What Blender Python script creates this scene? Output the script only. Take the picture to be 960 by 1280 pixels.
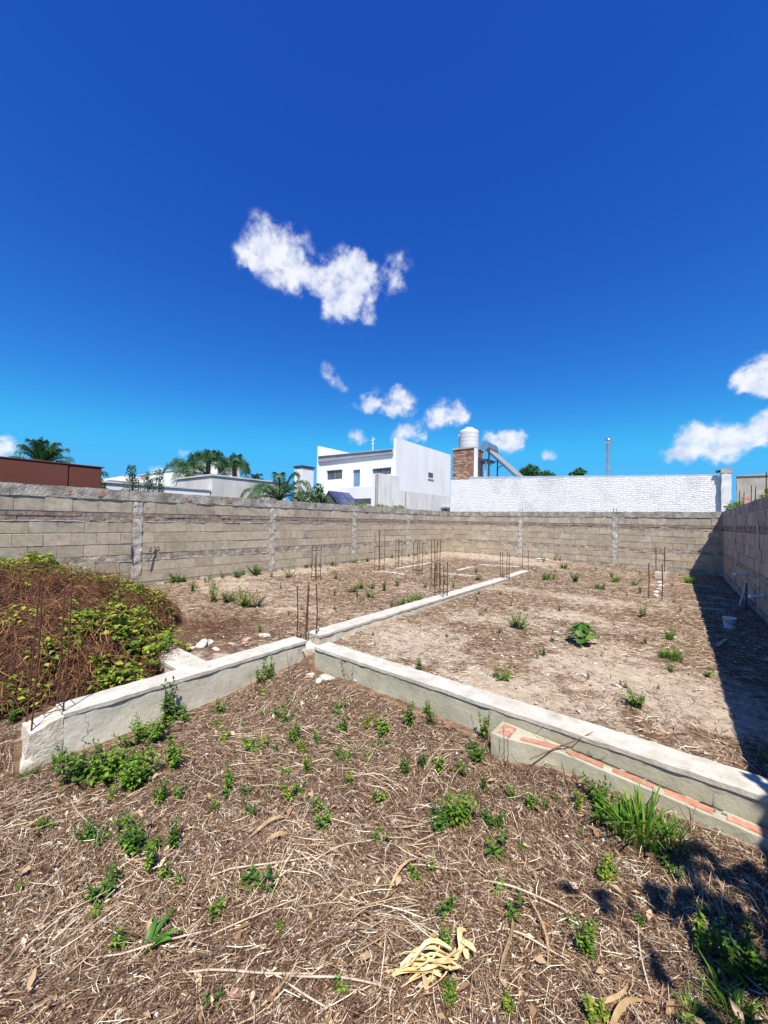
import bpy, math, random
import numpy as np
from mathutils import Vector, Matrix, noise as mnoise

for o in list(bpy.data.objects): bpy.data.objects.remove(o)
scene = bpy.context.scene
COL = scene.collection
rnd = random.Random(11)
rng = np.random.default_rng(5)

# ------------------------------------------------------------------ camera
cam_data = bpy.data.cameras.new('camera')
cam_data.sensor_fit = 'HORIZONTAL'; cam_data.sensor_width = 36.0
cam_data.lens = 36.0 * 470.0 / 960.0
cam_data.clip_start = 0.05; cam_data.clip_end = 3000.0
cam = bpy.data.objects.new('camera', cam_data); COL.objects.link(cam)
a, p, ro = math.radians(38.2), math.atan(11 / 470), math.radians(1.17)
fw = Vector((-math.sin(a) * math.cos(p), math.cos(a) * math.cos(p), math.sin(p)))
r0 = Vector((math.cos(a), math.sin(a), 0)); u0 = r0.cross(fw)
rv = math.cos(ro) * r0 + math.sin(ro) * u0; uv = -math.sin(ro) * r0 + math.cos(ro) * u0
M = Matrix((rv, uv, -fw)).transposed().to_4x4(); M.translation = Vector((0, 0, 1.6))
cam.matrix_world = M
scene.camera = cam

# ------------------------------------------------------------------ exposure
scene.view_settings.view_transform = 'Standard'; scene.view_settings.look = 'None'
EXPO = 0.6; scene.view_settings.exposure = EXPO; scene.view_settings.gamma = 1.0
scene.view_settings.use_curve_mapping = False

# ------------------------------------------------------------------ sky and clouds
SUN = Vector((0.40, -0.46, 1.0)).normalized()
SUN_EL = math.asin(SUN.z); SUN_ROT = math.atan2(SUN.x, SUN.y)
CLOUDS = [(-0.697, 0.436, 0.569, 0.0353, 1.0), (-0.687, 0.468, 0.555, 0.0458, 1.0), (-0.671, 0.503, 0.545, 0.0418, 1.0), (-0.644, 0.538, 0.543, 0.0399, 1.0), (-0.627, 0.569, 0.532, 0.038, 1.0), (-0.594, 0.593, 0.543, 0.0481, 1.0), (-0.579, 0.618, 0.532, 0.041, 1.0), (-0.617, 0.599, 0.51, 0.0362, 0.9), (-0.56, 0.607, 0.565, 0.03, 0.9), (-0.55, 0.635, 0.543, 0.0255, 0.8), (-0.495, 0.658, 0.567, 0.035, 0.7), (-0.512, 0.674, 0.533, 0.0257, 0.7), (-0.604, 0.628, 0.49, 0.0315, 0.8), (-0.576, 0.66, 0.482, 0.0239, 0.6), (-0.642, 0.6, 0.477, 0.0237, 0.6), (-0.671, 0.429, 0.605, 0.0252, 0.5), (-0.626, 0.499, 0.599, 0.0237, 0.55), (-0.653, 0.47, 0.594, 0.0282, 0.8), (-0.723, 0.421, 0.548, 0.0237, 0.5), (-0.568, 0.593, 0.571, 0.0224, 0.9), (-0.717, 0.439, 0.541, 0.0216, 0.7), (-0.683, 0.634, 0.363, 0.0237, 0.5), (-0.68, 0.647, 0.346, 0.0199, 0.5), (-0.664, 0.671, 0.33, 0.0161, 0.6), (-0.633, 0.713, 0.301, 0.0245, 0.9), (-0.613, 0.73, 0.303, 0.0265, 0.9), (-0.624, 0.727, 0.286, 0.0164, 0.7), (-0.566, 0.767, 0.303, 0.0327, 1.0), (-0.543, 0.787, 0.293, 0.0266, 0.9), (-0.586, 0.759, 0.285, 0.0185, 0.8), (-0.563, 0.761, 0.323, 0.0183, 0.8), (-0.669, 0.712, 0.215, 0.0208, 0.9), (-0.65, 0.728, 0.217, 0.0187, 0.9), (-0.573, 0.789, 0.222, 0.0292, 0.8), (-0.547, 0.806, 0.228, 0.0312, 0.8), (-0.528, 0.822, 0.214, 0.0187, 0.7), (-0.494, 0.829, 0.263, 0.0266, 1.0), (-0.468, 0.84, 0.274, 0.0346, 1.0), (-0.441, 0.853, 0.278, 0.0303, 1.0), (-0.428, 0.863, 0.268, 0.0182, 0.9), (-0.377, 0.903, 0.209, 0.0222, 0.9), (-0.345, 0.917, 0.202, 0.0279, 1.0), (-0.323, 0.923, 0.208, 0.0277, 1.0), (-0.309, 0.927, 0.213, 0.0177, 0.8), (-0.36, 0.913, 0.195, 0.0181, 0.7), (-0.245, 0.955, 0.164, 0.0154, 0.9), (-0.254, 0.954, 0.161, 0.0097, 0.6), (-0.006, 0.987, 0.161, 0.0267, 0.9), (0.019, 0.986, 0.168, 0.0359, 1.0), (0.044, 0.984, 0.171, 0.0415, 1.0), (0.068, 0.984, 0.165, 0.0344, 1.0), (0.09, 0.983, 0.162, 0.0276, 0.9), (0.112, 0.98, 0.167, 0.021, 0.8), (0.026, 0.982, 0.187, 0.0194, 0.8), (0.117, 0.979, 0.168, 0.0179, 0.7), (0.096, 0.98, 0.175, 0.0122, 0.6), (0.094, 0.958, 0.272, 0.0209, 1.0), (0.109, 0.955, 0.276, 0.0293, 1.0), (0.127, 0.952, 0.28, 0.0345, 1.0), (0.144, 0.952, 0.27, 0.0354, 1.0), (0.117, 0.973, 0.199, 0.0178, 0.9), (0.132, 0.97, 0.203, 0.0204, 0.9), (-0.988, 0.099, 0.119, 0.0235, 0.9), (-0.985, 0.114, 0.127, 0.0149, 0.8), (-0.988, 0.109, 0.109, 0.0149, 0.6), (-0.907, 0.394, 0.147, 0.0112, 0.6), (-0.927, 0.362, 0.098, 0.022, 0.5), (-0.932, 0.347, 0.104, 0.0145, 0.4), (-0.62, 0.696, 0.361, 0.012, 0.3), (-0.669, 0.684, 0.291, 0.0143, 0.3)]
world = bpy.data.worlds.new('World'); scene.world = world; world.use_nodes = True
WT = world.node_tree
for n in list(WT.nodes): WT.nodes.remove(n)
def wn(t, **kw):
    n = WT.nodes.new(t)
    for k, v in kw.items(): setattr(n, k, v)
    return n
def wl(a, b): WT.links.new(a, b)
def wmath(op, a, b=None, clamp=False):
    n = wn('ShaderNodeMath', operation=op, use_clamp=clamp)
    for i, v in enumerate((a, b)):
        if v is None: continue
        if isinstance(v, (int, float)): n.inputs[i].default_value = v
        else: wl(v, n.inputs[i])
    return n.outputs[0]
sky = wn('ShaderNodeTexSky', sky_type='NISHITA', sun_disc=False, sun_elevation=SUN_EL, sun_rotation=SUN_ROT,
         altitude=300.0, air_density=1.0, dust_density=0.3, ozone_density=4.0)
hs = wn('ShaderNodeHueSaturation'); hs.inputs['Saturation'].default_value = 1.35; hs.inputs['Value'].default_value = 1.0
# deepen the clear-air blue channel by channel, the same in every direction
BGS = 0.09
wl(sky.outputs[0], hs.inputs['Color'])
sp = wn('ShaderNodeSeparateColor'); wl(hs.outputs[0], sp.inputs[0]); gm = wn('ShaderNodeCombineColor')
for i, (gain, gam) in enumerate(((.213, .58), (2.04, 1.33), (1.33, .82))):
    v = wmath('POWER', wmath('MAXIMUM', wmath('MULTIPLY', sp.outputs[i], .1147), 1e-4), gam)
    v = wmath('MULTIPLY', v, gain)
    n_ = wn('ShaderNodeMath', operation='SMOOTH_MIN'); wl(v, n_.inputs[0]); n_.inputs[1].default_value = (.115, .50, .96)[i]; n_.inputs[2].default_value = (.04, .16, .2)[i]
    wl(wmath('MULTIPLY', n_.outputs[0], 1 / (BGS * 2 ** EXPO)), gm.inputs[i])
tc = wn('ShaderNodeTexCoord')
def wnoise(scale, detail, rough, out='Fac'):
    n = wn('ShaderNodeTexNoise'); n.inputs['Scale'].default_value = scale; n.inputs['Detail'].default_value = detail
    n.inputs['Roughness'].default_value = rough; wl(tc.outputs['Generated'], n.inputs['Vector'])
    return n.outputs['Color' if out == 'Color' else 0]
wv = wn('ShaderNodeVectorMath', operation='SUBTRACT'); wl(wnoise(24, 5, .55, 'Color'), wv.inputs[0]); wv.inputs[1].default_value = (.5, .5, .5)
ws = wn('ShaderNodeVectorMath', operation='SCALE'); wl(wv.outputs[0], ws.inputs[0]); ws.inputs['Scale'].default_value = 0.042
wa = wn('ShaderNodeVectorMath', operation='ADD'); wl(tc.outputs['Generated'], wa.inputs[0]); wl(ws.outputs[0], wa.inputs[1])
field = None
for (cx, cy, cz, cr, cw) in CLOUDS:
    d = wn('ShaderNodeVectorMath', operation='DISTANCE'); wl(wa.outputs[0], d.inputs[0]); d.inputs[1].default_value = (cx, cy, cz)
    mr = wn('ShaderNodeMapRange', interpolation_type='SMOOTHSTEP')
    mr.inputs['From Min'].default_value = cr * 1.6; mr.inputs['From Max'].default_value = cr * 0.1
    mr.inputs['To Min'].default_value = 0.0; mr.inputs['To Max'].default_value = cw * 0.8
    wl(d.outputs['Value'], mr.inputs['Value'])
    field = mr.outputs[0] if field is None else wmath('ADD', field, mr.outputs[0])
field = wmath('MINIMUM', field, 1.15)
fb = wmath('SUBTRACT', wnoise(40, 7, .54), 0.5)
fmod = wmath('ADD', field, wmath('MULTIPLY', wmath('MULTIPLY', fb, 2.3), wmath('MINIMUM', wmath('MULTIPLY', field, 2.0), 1.0)))
dm = wn('ShaderNodeMapRange', interpolation_type='SMOOTHSTEP'); dm.inputs['From Min'].default_value = 0.10; dm.inputs['From Max'].default_value = 1.3
wl(fmod, dm.inputs['Value'])
dens = wmath('MULTIPLY', dm.outputs[0], 0.96)
cr_ = wn('ShaderNodeValToRGB')
cr_.color_ramp.elements[0].position = 0.36; cr_.color_ramp.elements[0].color = (5.0, 5.5, 6.9, 1)
cr_.color_ramp.elements[1].position = 0.58; cr_.color_ramp.elements[1].color = (6.9, 7.1, 7.5, 1)
wl(wnoise(30, 4, .55), cr_.inputs[0])
mixc = wn('ShaderNodeMix', data_type='RGBA'); wl(dens, mixc.inputs[0]); wl(gm.outputs[0], mixc.inputs[6]); wl(cr_.outputs[0], mixc.inputs[7])
bg = wn('ShaderNodeBackground'); bg.inputs['Strength'].default_value = BGS
wl(mixc.outputs[2], bg.inputs['Color'])
wo = wn('ShaderNodeOutputWorld'); wl(bg.outputs[0], wo.inputs['Surface'])

# ------------------------------------------------------------------ sun
sun_data = bpy.data.lights.new('sun', 'SUN'); sun_data.energy = 5.0; sun_data.angle = math.radians(0.53); sun_data.color = (1.0, 0.94, 0.84)
sun = bpy.data.objects.new('sun', sun_data); COL.objects.link(sun)
sun.rotation_euler = SUN.to_track_quat('Z', 'Y').to_euler(); sun.location = (6, -6, 15)

# ------------------------------------------------------------------ helpers
def sm(v):
    v = np.clip(v, 0, 1); return v * v * (3 - 2 * v)
def nz(x, y, s, ph=0.0):                                            # cheap vectorised smooth noise, about -1..1
    return (np.sin(x * s + 1.7 * np.sin(y * s * .83 + ph) + ph) + np.sin(y * s * 1.13 + 1.9 * np.sin(x * s * .71 - ph) + 2.1 * ph)) * .5
def gz(x, y):                                                       # ground height
    x = np.asarray(x, float); y = np.asarray(y, float)
    fr = sm((2.72 - y) / .10) * sm((x + 3.3) / .12); side = sm((x + 3.3) / -.12) * sm((.75 - y) / .9)
    front = .02 + .07 * sm((y - 1.7) / .9)
    inn = .15 + .04 * sm((-5 - x) / 3) * sm((y - 10) / 6) - .13 * sm((x + 4) / 5) * sm((y - 4) / 12)
    w = np.clip(fr + side, 0, 1)
    z = front * w + inn * (1 - w)
    z = z + .013 * nz(x, y, 3.1, .4) + .008 * nz(x, y, 8.3, 1.3) + .004 * nz(x, y, 21., 2.2)
    out = np.clip(np.maximum(np.maximum(-9.5 - x, x - 2), np.maximum(y - 17, -2.5 - y)) / 2, 0, 1)
    return z * (1 - out)
def g(x, y): return float(gz(x, y))

def tag(o, label=None, cat=None, group=None, kind=None):
    if label: o['label'] = label
    if cat: o['category'] = cat
    if group: o['group'] = group
    if kind: o['kind'] = kind
    return o
def link(name, me, m=None, parent=None):
    o = bpy.data.objects.new(name, me); COL.objects.link(o)
    if me is not None and m is not None:
        me.materials.clear()
        for mm in (m if isinstance(m, (list, tuple)) else [m]): me.materials.append(mm)
    if parent: o.parent = parent
    return o
def empty(name, loc=(0, 0, 0), rz=0.0, sc=1.0):
    o = link(name, None); o.location = loc; o.rotation_euler = (0, 0, rz); o.scale = (sc, sc, sc); o.empty_display_size = .1
    return o
def np_mesh(name, V, Fq, smooth=False, mats=None):
    V = np.ascontiguousarray(V, dtype=np.float32).reshape(-1, 3); Fq = np.ascontiguousarray(Fq, dtype=np.int32); k = Fq.shape[1]
    me = bpy.data.meshes.new(name)
    me.vertices.add(len(V)); me.vertices.foreach_set('co', V.ravel())
    me.loops.add(Fq.size); me.loops.foreach_set('vertex_index', Fq.ravel())
    me.polygons.add(len(Fq)); me.polygons.foreach_set('loop_start', np.arange(len(Fq), dtype=np.int32) * k)
    me.polygons.foreach_set('loop_total', np.full(len(Fq), k, dtype=np.int32))
    if smooth: me.polygons.foreach_set('use_smooth', np.ones(len(Fq), dtype=bool))
    me.update(calc_edges=True); me.validate()
    return me
class MB:
    def __init__(s): s.v = []; s.f = []; s.sm = []
    def add(s, vs, fs, smooth=False):
        b = len(s.v); s.v += [tuple(v) for v in vs]; s.f += [tuple(i + b for i in f) for f in fs]; s.sm += [smooth] * len(fs)
    def box(s, x0, x1, y0, y1, z0, z1, ch=0.0):
        if ch <= 0:
            vs = [(x, y, z) for z in (z0, z1) for y in (y0, y1) for x in (x0, x1)]
            s.add(vs, [(0, 2, 3, 1), (4, 5, 7, 6), (0, 1, 5, 4), (2, 6, 7, 3), (0, 4, 6, 2), (1, 3, 7, 5)]); return
        c = ch; P = {}; vs = []
        for i, (x, dx) in enumerate(((x0, 1), (x1, -1))):
            for j, (y, dy) in enumerate(((y0, 1), (y1, -1))):
                for k, (z, dz) in enumerate(((z0, 1), (z1, -1))):
                    for ax in range(3):
                        q = [x, y, z]; dd = (dx, dy, dz)
                        for bx in range(3):
                            if bx != ax: q[bx] += c * dd[bx]
                        P[(i, j, k, ax)] = len(vs); vs.append(q)
        fs = []
        for ax in range(3):
            o1, o2 = [b for b in range(3) if b != ax]
            for sgn in (0, 1):
                f = []
                for (u, v) in ((0, 0), (1, 0), (1, 1), (0, 1)):
                    key = [0, 0, 0]; key[ax] = sgn; key[o1] = u; key[o2] = v; f.append(P[(*key, ax)])
                flip = (sgn == 0) != (ax == 1)
                fs.append(f[::-1] if flip else f)
        for ax in range(3):                                         # edges along ax
            o1, o2 = [b for b in range(3) if b != ax]
            for u in (0, 1):
                for v in (0, 1):
                    k0 = [0, 0, 0]; k1 = [0, 0, 0]; k0[o1] = k1[o1] = u; k0[o2] = k1[o2] = v; k1[ax] = 1
                    fs.append([P[(*k0, o1)], P[(*k0, o2)], P[(*k1, o2)], P[(*k1, o1)]])
        for i in (0, 1):
            for j in (0, 1):
                for k in (0, 1): fs.append([P[(i, j, k, 0)], P[(i, j, k, 1)], P[(i, j, k, 2)]])
        s.add(vs, fs)
    def tube(s, path, rad, n=6, caps=True, smooth=True):
        path = [Vector(q) for q in path]; m = len(path); rads = rad if isinstance(rad, (list, tuple)) else [rad] * m
        vs = []
        for i, q in enumerate(path):
            t = (path[min(i + 1, m - 1)] - path[max(i - 1, 0)]).normalized()
            aux = Vector((0, 0, 1)) if abs(t.z) < .9 else Vector((1, 0, 0))
            e1 = t.cross(aux).normalized(); e2 = t.cross(e1)
            for k in range(n):
                an = 2 * math.pi * k / n; vs.append(q + rads[i] * (math.cos(an) * e1 + math.sin(an) * e2))
        fs = [(i * n + k, i * n + (k + 1) % n, (i + 1) * n + (k + 1) % n, (i + 1) * n + k) for i in range(m - 1) for k in range(n)]
        s.add(vs, fs, smooth)
        if caps: s.add(vs[:n], [tuple(range(n))]); s.add(vs[-n:], [tuple(range(n))[::-1]])
    def lathe(s, prof, n=24, c=(0, 0)):
        vs = []
        for (r, z) in prof:
            for k in range(n): an = 2 * math.pi * k / n; vs.append((c[0] + r * math.cos(an), c[1] + r * math.sin(an), z))
        m = len(prof)
        s.add(vs, [(i * n + k, i * n + (k + 1) % n, (i + 1) * n + (k + 1) % n, (i + 1) * n + k) for i in range(m - 1) for k in range(n)], True)
        s.add(vs[:n], [tuple(range(n))[::-1]]); s.add(vs[-n:], [tuple(range(n))])
    def prism(s, pts, y0, y1):                                      # polygon in xz pushed along y
        n = len(pts); vs = [(x, y0, z) for x, z in pts] + [(x, y1, z) for x, z in pts]
        s.add(vs, [tuple(range(n)), tuple(range(2 * n - 1, n - 1, -1))] + [(i, i + n, (i + 1) % n + n, (i + 1) % n) for i in range(n)])
    def rough(s, x0, x1, y0, y1, z0, z1, res=.08, amp=.006, sc=6.0, seed=0.0, smooth=True, fn=None):
        nx, ny, nzz = [max(1, int(math.ceil(abs(d) / res))) for d in (x1 - x0, y1 - y0, z1 - z0)]
        off = Vector((seed * 7.1, seed * 3.3, seed * 5.7))
        def P(x, y, z):
            q = Vector((x, y, z)); d = mnoise.noise_vector(q * sc + off) * amp + mnoise.noise_vector(q * sc * 3.7 + off) * amp * .45
            q = q + d
            return fn(q) if fn else q
        def grid(o, du, nu, dv, nv):
            b = [[P(o[0] + du[0] * i / nu + dv[0] * j / nv, o[1] + du[1] * i / nu + dv[1] * j / nv, o[2] + du[2] * i / nu + dv[2] * j / nv) for j in range(nv + 1)] for i in range(nu + 1)]
            vs = [q for row in b for q in row]
            s.add(vs, [(i * (nv + 1) + j, (i + 1) * (nv + 1) + j, (i + 1) * (nv + 1) + j + 1, i * (nv + 1) + j + 1) for i in range(nu) for j in range(nv)], smooth)
        X, Y, Z = x1 - x0, y1 - y0, z1 - z0
        grid((x0, y0, z1), (X, 0, 0), nx, (0, Y, 0), ny); grid((x0, y1, z0), (X, 0, 0), nx, (0, -Y, 0), ny)
        grid((x0, y0, z0), (X, 0, 0), nx, (0, 0, Z), nzz); grid((x1, y1, z0), (-X, 0, 0), nx, (0, 0, Z), nzz)
        grid((x0, y1, z0), (0, -Y, 0), ny, (0, 0, Z), nzz); grid((x1, y0, z0), (0, Y, 0), ny, (0, 0, Z), nzz)
    def mesh(s, name):
        me = bpy.data.meshes.new(name); me.from_pydata(s.v, [], s.f)
        me.polygons.foreach_set('use_smooth', np.array(s.sm, dtype=bool)); me.update(); return me
    def build(s, name, m, parent=None): return link(name, s.mesh(name), m, parent)

# ------------------------------------------------------------------ materials
def mat(name, stops, scale=6.0, detail=6.0, rough=.9, bump=0.0, bscale=None, bdist=.01, rand=0.0, isl=False, stretch=(1, 1, 1), second=None, metal=0.0, trans=0.0, spec=.3, crack=0.0):
    """noise-ramped colour; second=(scale, lo, hi, colour, amount): a second noise blotch layer"""
    m = bpy.data.materials.new(name); m.use_nodes = True; T = m.node_tree; N = T.nodes; L = T.links
    b = N['Principled BSDF']; b.inputs['Roughness'].default_value = rough; b.inputs['Metallic'].default_value = metal
    b.inputs['Specular IOR Level'].default_value = spec
    ge = N.new('ShaderNodeNewGeometry'); mp = N.new('ShaderNodeMapping'); mp.inputs['Scale'].default_value = stretch
    L.new(ge.outputs['Position'], mp.inputs['Vector'])
    def no(sc, de, ro=.6):
        n = N.new('ShaderNodeTexNoise'); n.inputs['Scale'].default_value = sc; n.inputs['Detail'].default_value = de; n.inputs['Roughness'].default_value = ro
        L.new(mp.outputs[0], n.inputs['Vector']); return n.outputs[0]
    rp = N.new('ShaderNodeValToRGB'); el = rp.color_ramp.elements
    k = len(stops)
    while len(el) < k: el.new(.5)
    for i, (ps, c) in enumerate(stops): el[i].position = ps; el[i].color = (*c, 1)
    if isl == 'only': L.new(ge.outputs['Random Per Island'], rp.inputs[0])
    else: L.new(no(scale, detail), rp.inputs[0])
    col = rp.outputs[0]
    if second:
        for (ss, lo, hi, cc, am) in (second if isinstance(second, list) else [second]):
            mr = N.new('ShaderNodeMapRange'); mr.inputs['From Min'].default_value = lo; mr.inputs['From Max'].default_value = hi; mr.inputs['To Max'].default_value = am
            L.new(no(ss, 7, .65), mr.inputs['Value'])
            mx = N.new('ShaderNodeMix'); mx.data_type = 'RGBA'; L.new(mr.outputs[0], mx.inputs[0]); L.new(col, mx.inputs[6]); mx.inputs[7].default_value = (*cc, 1); col = mx.outputs[2]
    if crack:                                                       # hairline cracks
        vo = N.new('ShaderNodeTexVoronoi'); vo.feature = 'DISTANCE_TO_EDGE'; vo.inputs['Scale'].default_value = crack
        ws_ = N.new('ShaderNodeMix'); ws_.data_type = 'RGBA'; ws_.blend_type = 'LINEAR_LIGHT'; ws_.inputs[0].default_value = .22
        nc = N.new('ShaderNodeTexNoise'); nc.inputs['Scale'].default_value = 5; nc.inputs['Detail'].default_value = 6; L.new(mp.outputs[0], nc.inputs['Vector'])
        L.new(mp.outputs[0], ws_.inputs[6]); L.new(nc.outputs['Color'], ws_.inputs[7]); L.new(ws_.outputs[2], vo.inputs['Vector'])
        c1 = N.new('ShaderNodeMapRange'); c1.inputs['From Min'].default_value = .004; c1.inputs['From Max'].default_value = .016; c1.inputs['To Min'].default_value = 1; c1.inputs['To Max'].default_value = 0; L.new(vo.outputs['Distance'], c1.inputs['Value'])
        c2 = N.new('ShaderNodeMapRange'); c2.inputs['From Min'].default_value = .52; c2.inputs['From Max'].default_value = .60; L.new(no(2.3, 3), c2.inputs['Value'])
        c3 = N.new('ShaderNodeMath'); c3.operation = 'MULTIPLY'; L.new(c1.outputs[0], c3.inputs[0]); L.new(c2.outputs[0], c3.inputs[1])
        mx = N.new('ShaderNodeMix'); mx.data_type = 'RGBA'; L.new(c3.outputs[0], mx.inputs[0]); L.new(col, mx.inputs[6]); mx.inputs[7].default_value = (.10, .09, .075, 1); col = mx.outputs[2]
    if rand:
        mr = N.new('ShaderNodeMapRange'); mr.inputs['To Min'].default_value = 1 - rand; mr.inputs['To Max'].default_value = 1 + rand
        if isl: L.new(ge.outputs['Random Per Island'], mr.inputs['Value'])
        else:
            oi = N.new('ShaderNodeObjectInfo'); L.new(oi.outputs['Random'], mr.inputs['Value'])
        h = N.new('ShaderNodeHueSaturation'); L.new(mr.outputs[0], h.inputs['Value']); L.new(col, h.inputs['Color']); col = h.outputs[0]
    L.new(col, b.inputs['Base Color'])
    if bump:
        bp = N.new('ShaderNodeBump'); bp.inputs['Strength'].default_value = bump; bp.inputs['Distance'].default_value = bdist
        L.new(no(bscale or scale * 4, 6, .65), bp.inputs['Height']); L.new(bp.outputs[0], b.inputs['Normal'])
    if trans:
        tr = N.new('ShaderNodeBsdfTranslucent'); mh = N.new('ShaderNodeMixShader'); mh.inputs[0].default_value = trans
        L.new(col, tr.inputs['Color']); L.new(b.outputs[0], mh.inputs[1]); L.new(tr.outputs[0], mh.inputs[2])
        L.new(mh.outputs[0], N['Material Output'].inputs['Surface'])
    return m
MT = {}
MT['block'] = mat('concrete_block', [(.25, (.29, .23, .16)), (.5, (.395, .325, .24)), (.75, (.48, .41, .315))], 9, 8, .95, .7, 45, .01, rand=.13,
                  second=[(4.2, .57, .70, (.46, .41, .34), .6), (1.3, .52, .72, (.25, .21, .165), .55), (13, .62, .70, (.22, .185, .145), .35)])
MT['block_grey'] = mat('weathered_block', [(.25, (.24, .20, .155)), (.5, (.38, .32, .25)), (.78, (.50, .43, .345))], 7, 8, .95, .5, 50, .006, rand=.14,
                       second=[(2.6, .56, .70, (.17, .15, .13), .7), (5.0, .62, .72, (.58, .55, .50), .6)])
MT['mortar'] = mat('mortar', [(.3, (.30, .25, .195)), (.6, (.44, .385, .315))], 12, 8, .95, .6, 70, .008, second=(3.0, .55, .7, (.24, .20, .16), .7))
MT['cement'] = mat('grey_cement', [(.30, (.18, .155, .13)), (.5, (.33, .295, .25)), (.68, (.50, .46, .405))], 5, 10, .95, 1.0, 30, .03,
                   second=[(9, .56, .66, (.11, .095, .08), .7), (2.2, .58, .70, (.60, .56, .51), .7)])
MT['post'] = mat('pale_cement', [(.3, (.27, .24, .205)), (.5, (.42, .385, .335)), (.68, (.56, .53, .48))], 9, 10, .95, 1.0, 26, .025,
                 second=[(14, .60, .68, (.22, .19, .16), .55), (3, .55, .66, (.40, .34, .265), .8)])
MT['band'] = mat('rough_band', [(.3, (.19, .155, .12)), (.5, (.34, .285, .225)), (.7, (.50, .44, .37))], 7, 10, .95, 1.0, 30, .03, second=[(6, .55, .65, (.13, .10, .08), .75), (3, .60, .7, (.56, .53, .48), .6)])
MT['brick_dark'] = mat('grimy_brick', [(.3, (.20, .13, .10)), (.5, (.30, .215, .17)), (.7, (.40, .34, .29))], 10, 8, .95, .8, 50, .01, rand=.25, second=(7, .55, .66, (.15, .125, .105), .7))
MT['brick_red'] = mat('red_brick', [(.3, (.36, .145, .09)), (.6, (.46, .22, .15)), (.8, (.48, .32, .25))], 26, 8, .95, .5, 60, .004, rand=.12, second=(22, .50, .64, (.44, .38, .30), .85))
MT['brick_dull'] = mat('dull_brick', [(.3, (.24, .12, .085)), (.6, (.38, .20, .14)), (.8, (.40, .31, .25))], 18, 7, .95, .7, 50, .008)
MT['cap'] = mat('white_cement_cap', [(.25, (.36, .33, .27)), (.5, (.50, .47, .405)), (.75, (.60, .575, .515))], 7, 9, .9, .7, 50, .008,
                second=[(3.5, .56, .68, (.38, .335, .265), .7), (26, .60, .68, (.30, .26, .20), .6)])
MT['plaster'] = mat('plaster', [(.25, (.44, .40, .315)), (.5, (.56, .525, .435)), (.75, (.66, .635, .555))], 4, 9, .9, .5, 4, .03, crack=2.6,
                    second=[(3.0, .60, .72, (.70, .69, .65), .6), (6, .62, .74, (.42, .34, .25), .55)])
MT['plaster_green'] = mat('plaster_dull', [(.25, (.29, .265, .185)), (.5, (.395, .37, .275)), (.75, (.48, .455, .36))], 5, 9, .9, .5, 5, .03, crack=2.2,
                          second=[(3.4, .60, .72, (.48, .48, .43), .5), (7, .64, .74, (.30, .26, .20), .4)])
MT['stonecream'] = mat('broken_concrete', [(.3, (.44, .385, .30)), (.5, (.60, .54, .44)), (.7, (.72, .68, .60))], 24, 8, .95, .9, 50, .014)
MT['rust'] = mat('rusty_steel', [(.3, (.055, .024, .015)), (.6, (.115, .05, .03)), (.8, (.18, .085, .05))], 20, 6, .85, .4, 90, .002)
MT['lime'] = mat('lime_rubble', [(.3, (.40, .36, .31)), (.6, (.58, .55, .50))], 14, 6, .95, .6, 40, .01, rand=.12)
MT['stone_red'] = mat('brick_rubble', [(.3, (.40, .19, .13)), (.6, (.56, .33, .25))], 14, 6, .95, .6, 40, .01, rand=.15)
MT['leaf'] = mat('weed_leaf', [(0, (.05, .125, .012)), (.4, (.10, .21, .018)), (.75, (.17, .30, .028)), (1, (.32, .40, .06))], isl='only', rough=.5, trans=.3)
MT['leaf_dark'] = mat('broad_leaf', [(0, (.03, .10, .012)), (.6, (.06, .17, .02)), (1, (.12, .25, .035))], isl='only', rough=.45, trans=.25)
MT['leaf_yellow'] = mat('vine_leaf', [(0, (.07, .16, .015)), (.35, (.15, .27, .022)), (.7, (.28, .36, .04)), (1, (.46, .41, .07))], isl='only', rough=.55, trans=.3)
MT['grass'] = mat('grass_blade', [(0, (.06, .15, .015)), (.5, (.11, .26, .025)), (.85, (.20, .34, .04)), (1, (.42, .36, .10))], isl='only', rough=.5, trans=.3)
MT['stem'] = mat('green_stem', [(.3, (.10, .14, .03)), (.7, (.17, .15, .06))], 20, 3, .7)
MT['straw'] = mat('dry_straw', [(0, (.055, .027, .015)), (.35, (.15, .082, .046)), (.62, (.28, .175, .10)), (.82, (.48, .345, .215)), (1, (.86, .76, .58))], isl='only', rough=.75, spec=.35)
MT['straw_dark'] = mat('decayed_straw', [(0, (.045, .02, .013)), (.4, (.11, .056, .036)), (.75, (.20, .118, .076)), (1, (.52, .40, .28))], isl='only', rough=.85)
MT['straw_pale'] = mat('bleached_straw', [(0, (.17, .10, .058)), (.3, (.31, .21, .125)), (.65, (.49, .365, .235)), (1, (.80, .69, .52))], isl='only', rough=.8)
MT['chips'] = mat('pale_chips', [(0, (.22, .16, .12)), (.5, (.36, .295, .235)), (.85, (.48, .43, .37)), (1, (.66, .63, .59))], isl='only', rough=.9)
MT['flakes'] = mat('pale_flakes', [(0, (.26, .18, .12)), (.4, (.46, .38, .30)), (.75, (.62, .56, .48)), (1, (.82, .79, .74))], isl='only', rough=.9)
MT['litter'] = mat('leaf_litter', [(0, (.10, .052, .026)), (.4, (.24, .14, .07)), (.8, (.42, .29, .165)), (1, (.62, .50, .34))], isl='only', rough=.7)
MT['fillet'] = mat('mortar_fillet', [(.3, (.36, .32, .265)), (.6, (.60, .555, .49))], 14, 8, .95, .7, 60, .01, second=(6, .52, .62, (.26, .22, .175), .8))
MT['vine'] = mat('dead_vine', [(0, (.05, .019, .011)), (.45, (.11, .044, .021)), (.8, (.19, .085, .036)), (1, (.36, .20, .085))], isl='only', rough=.85)
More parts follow.
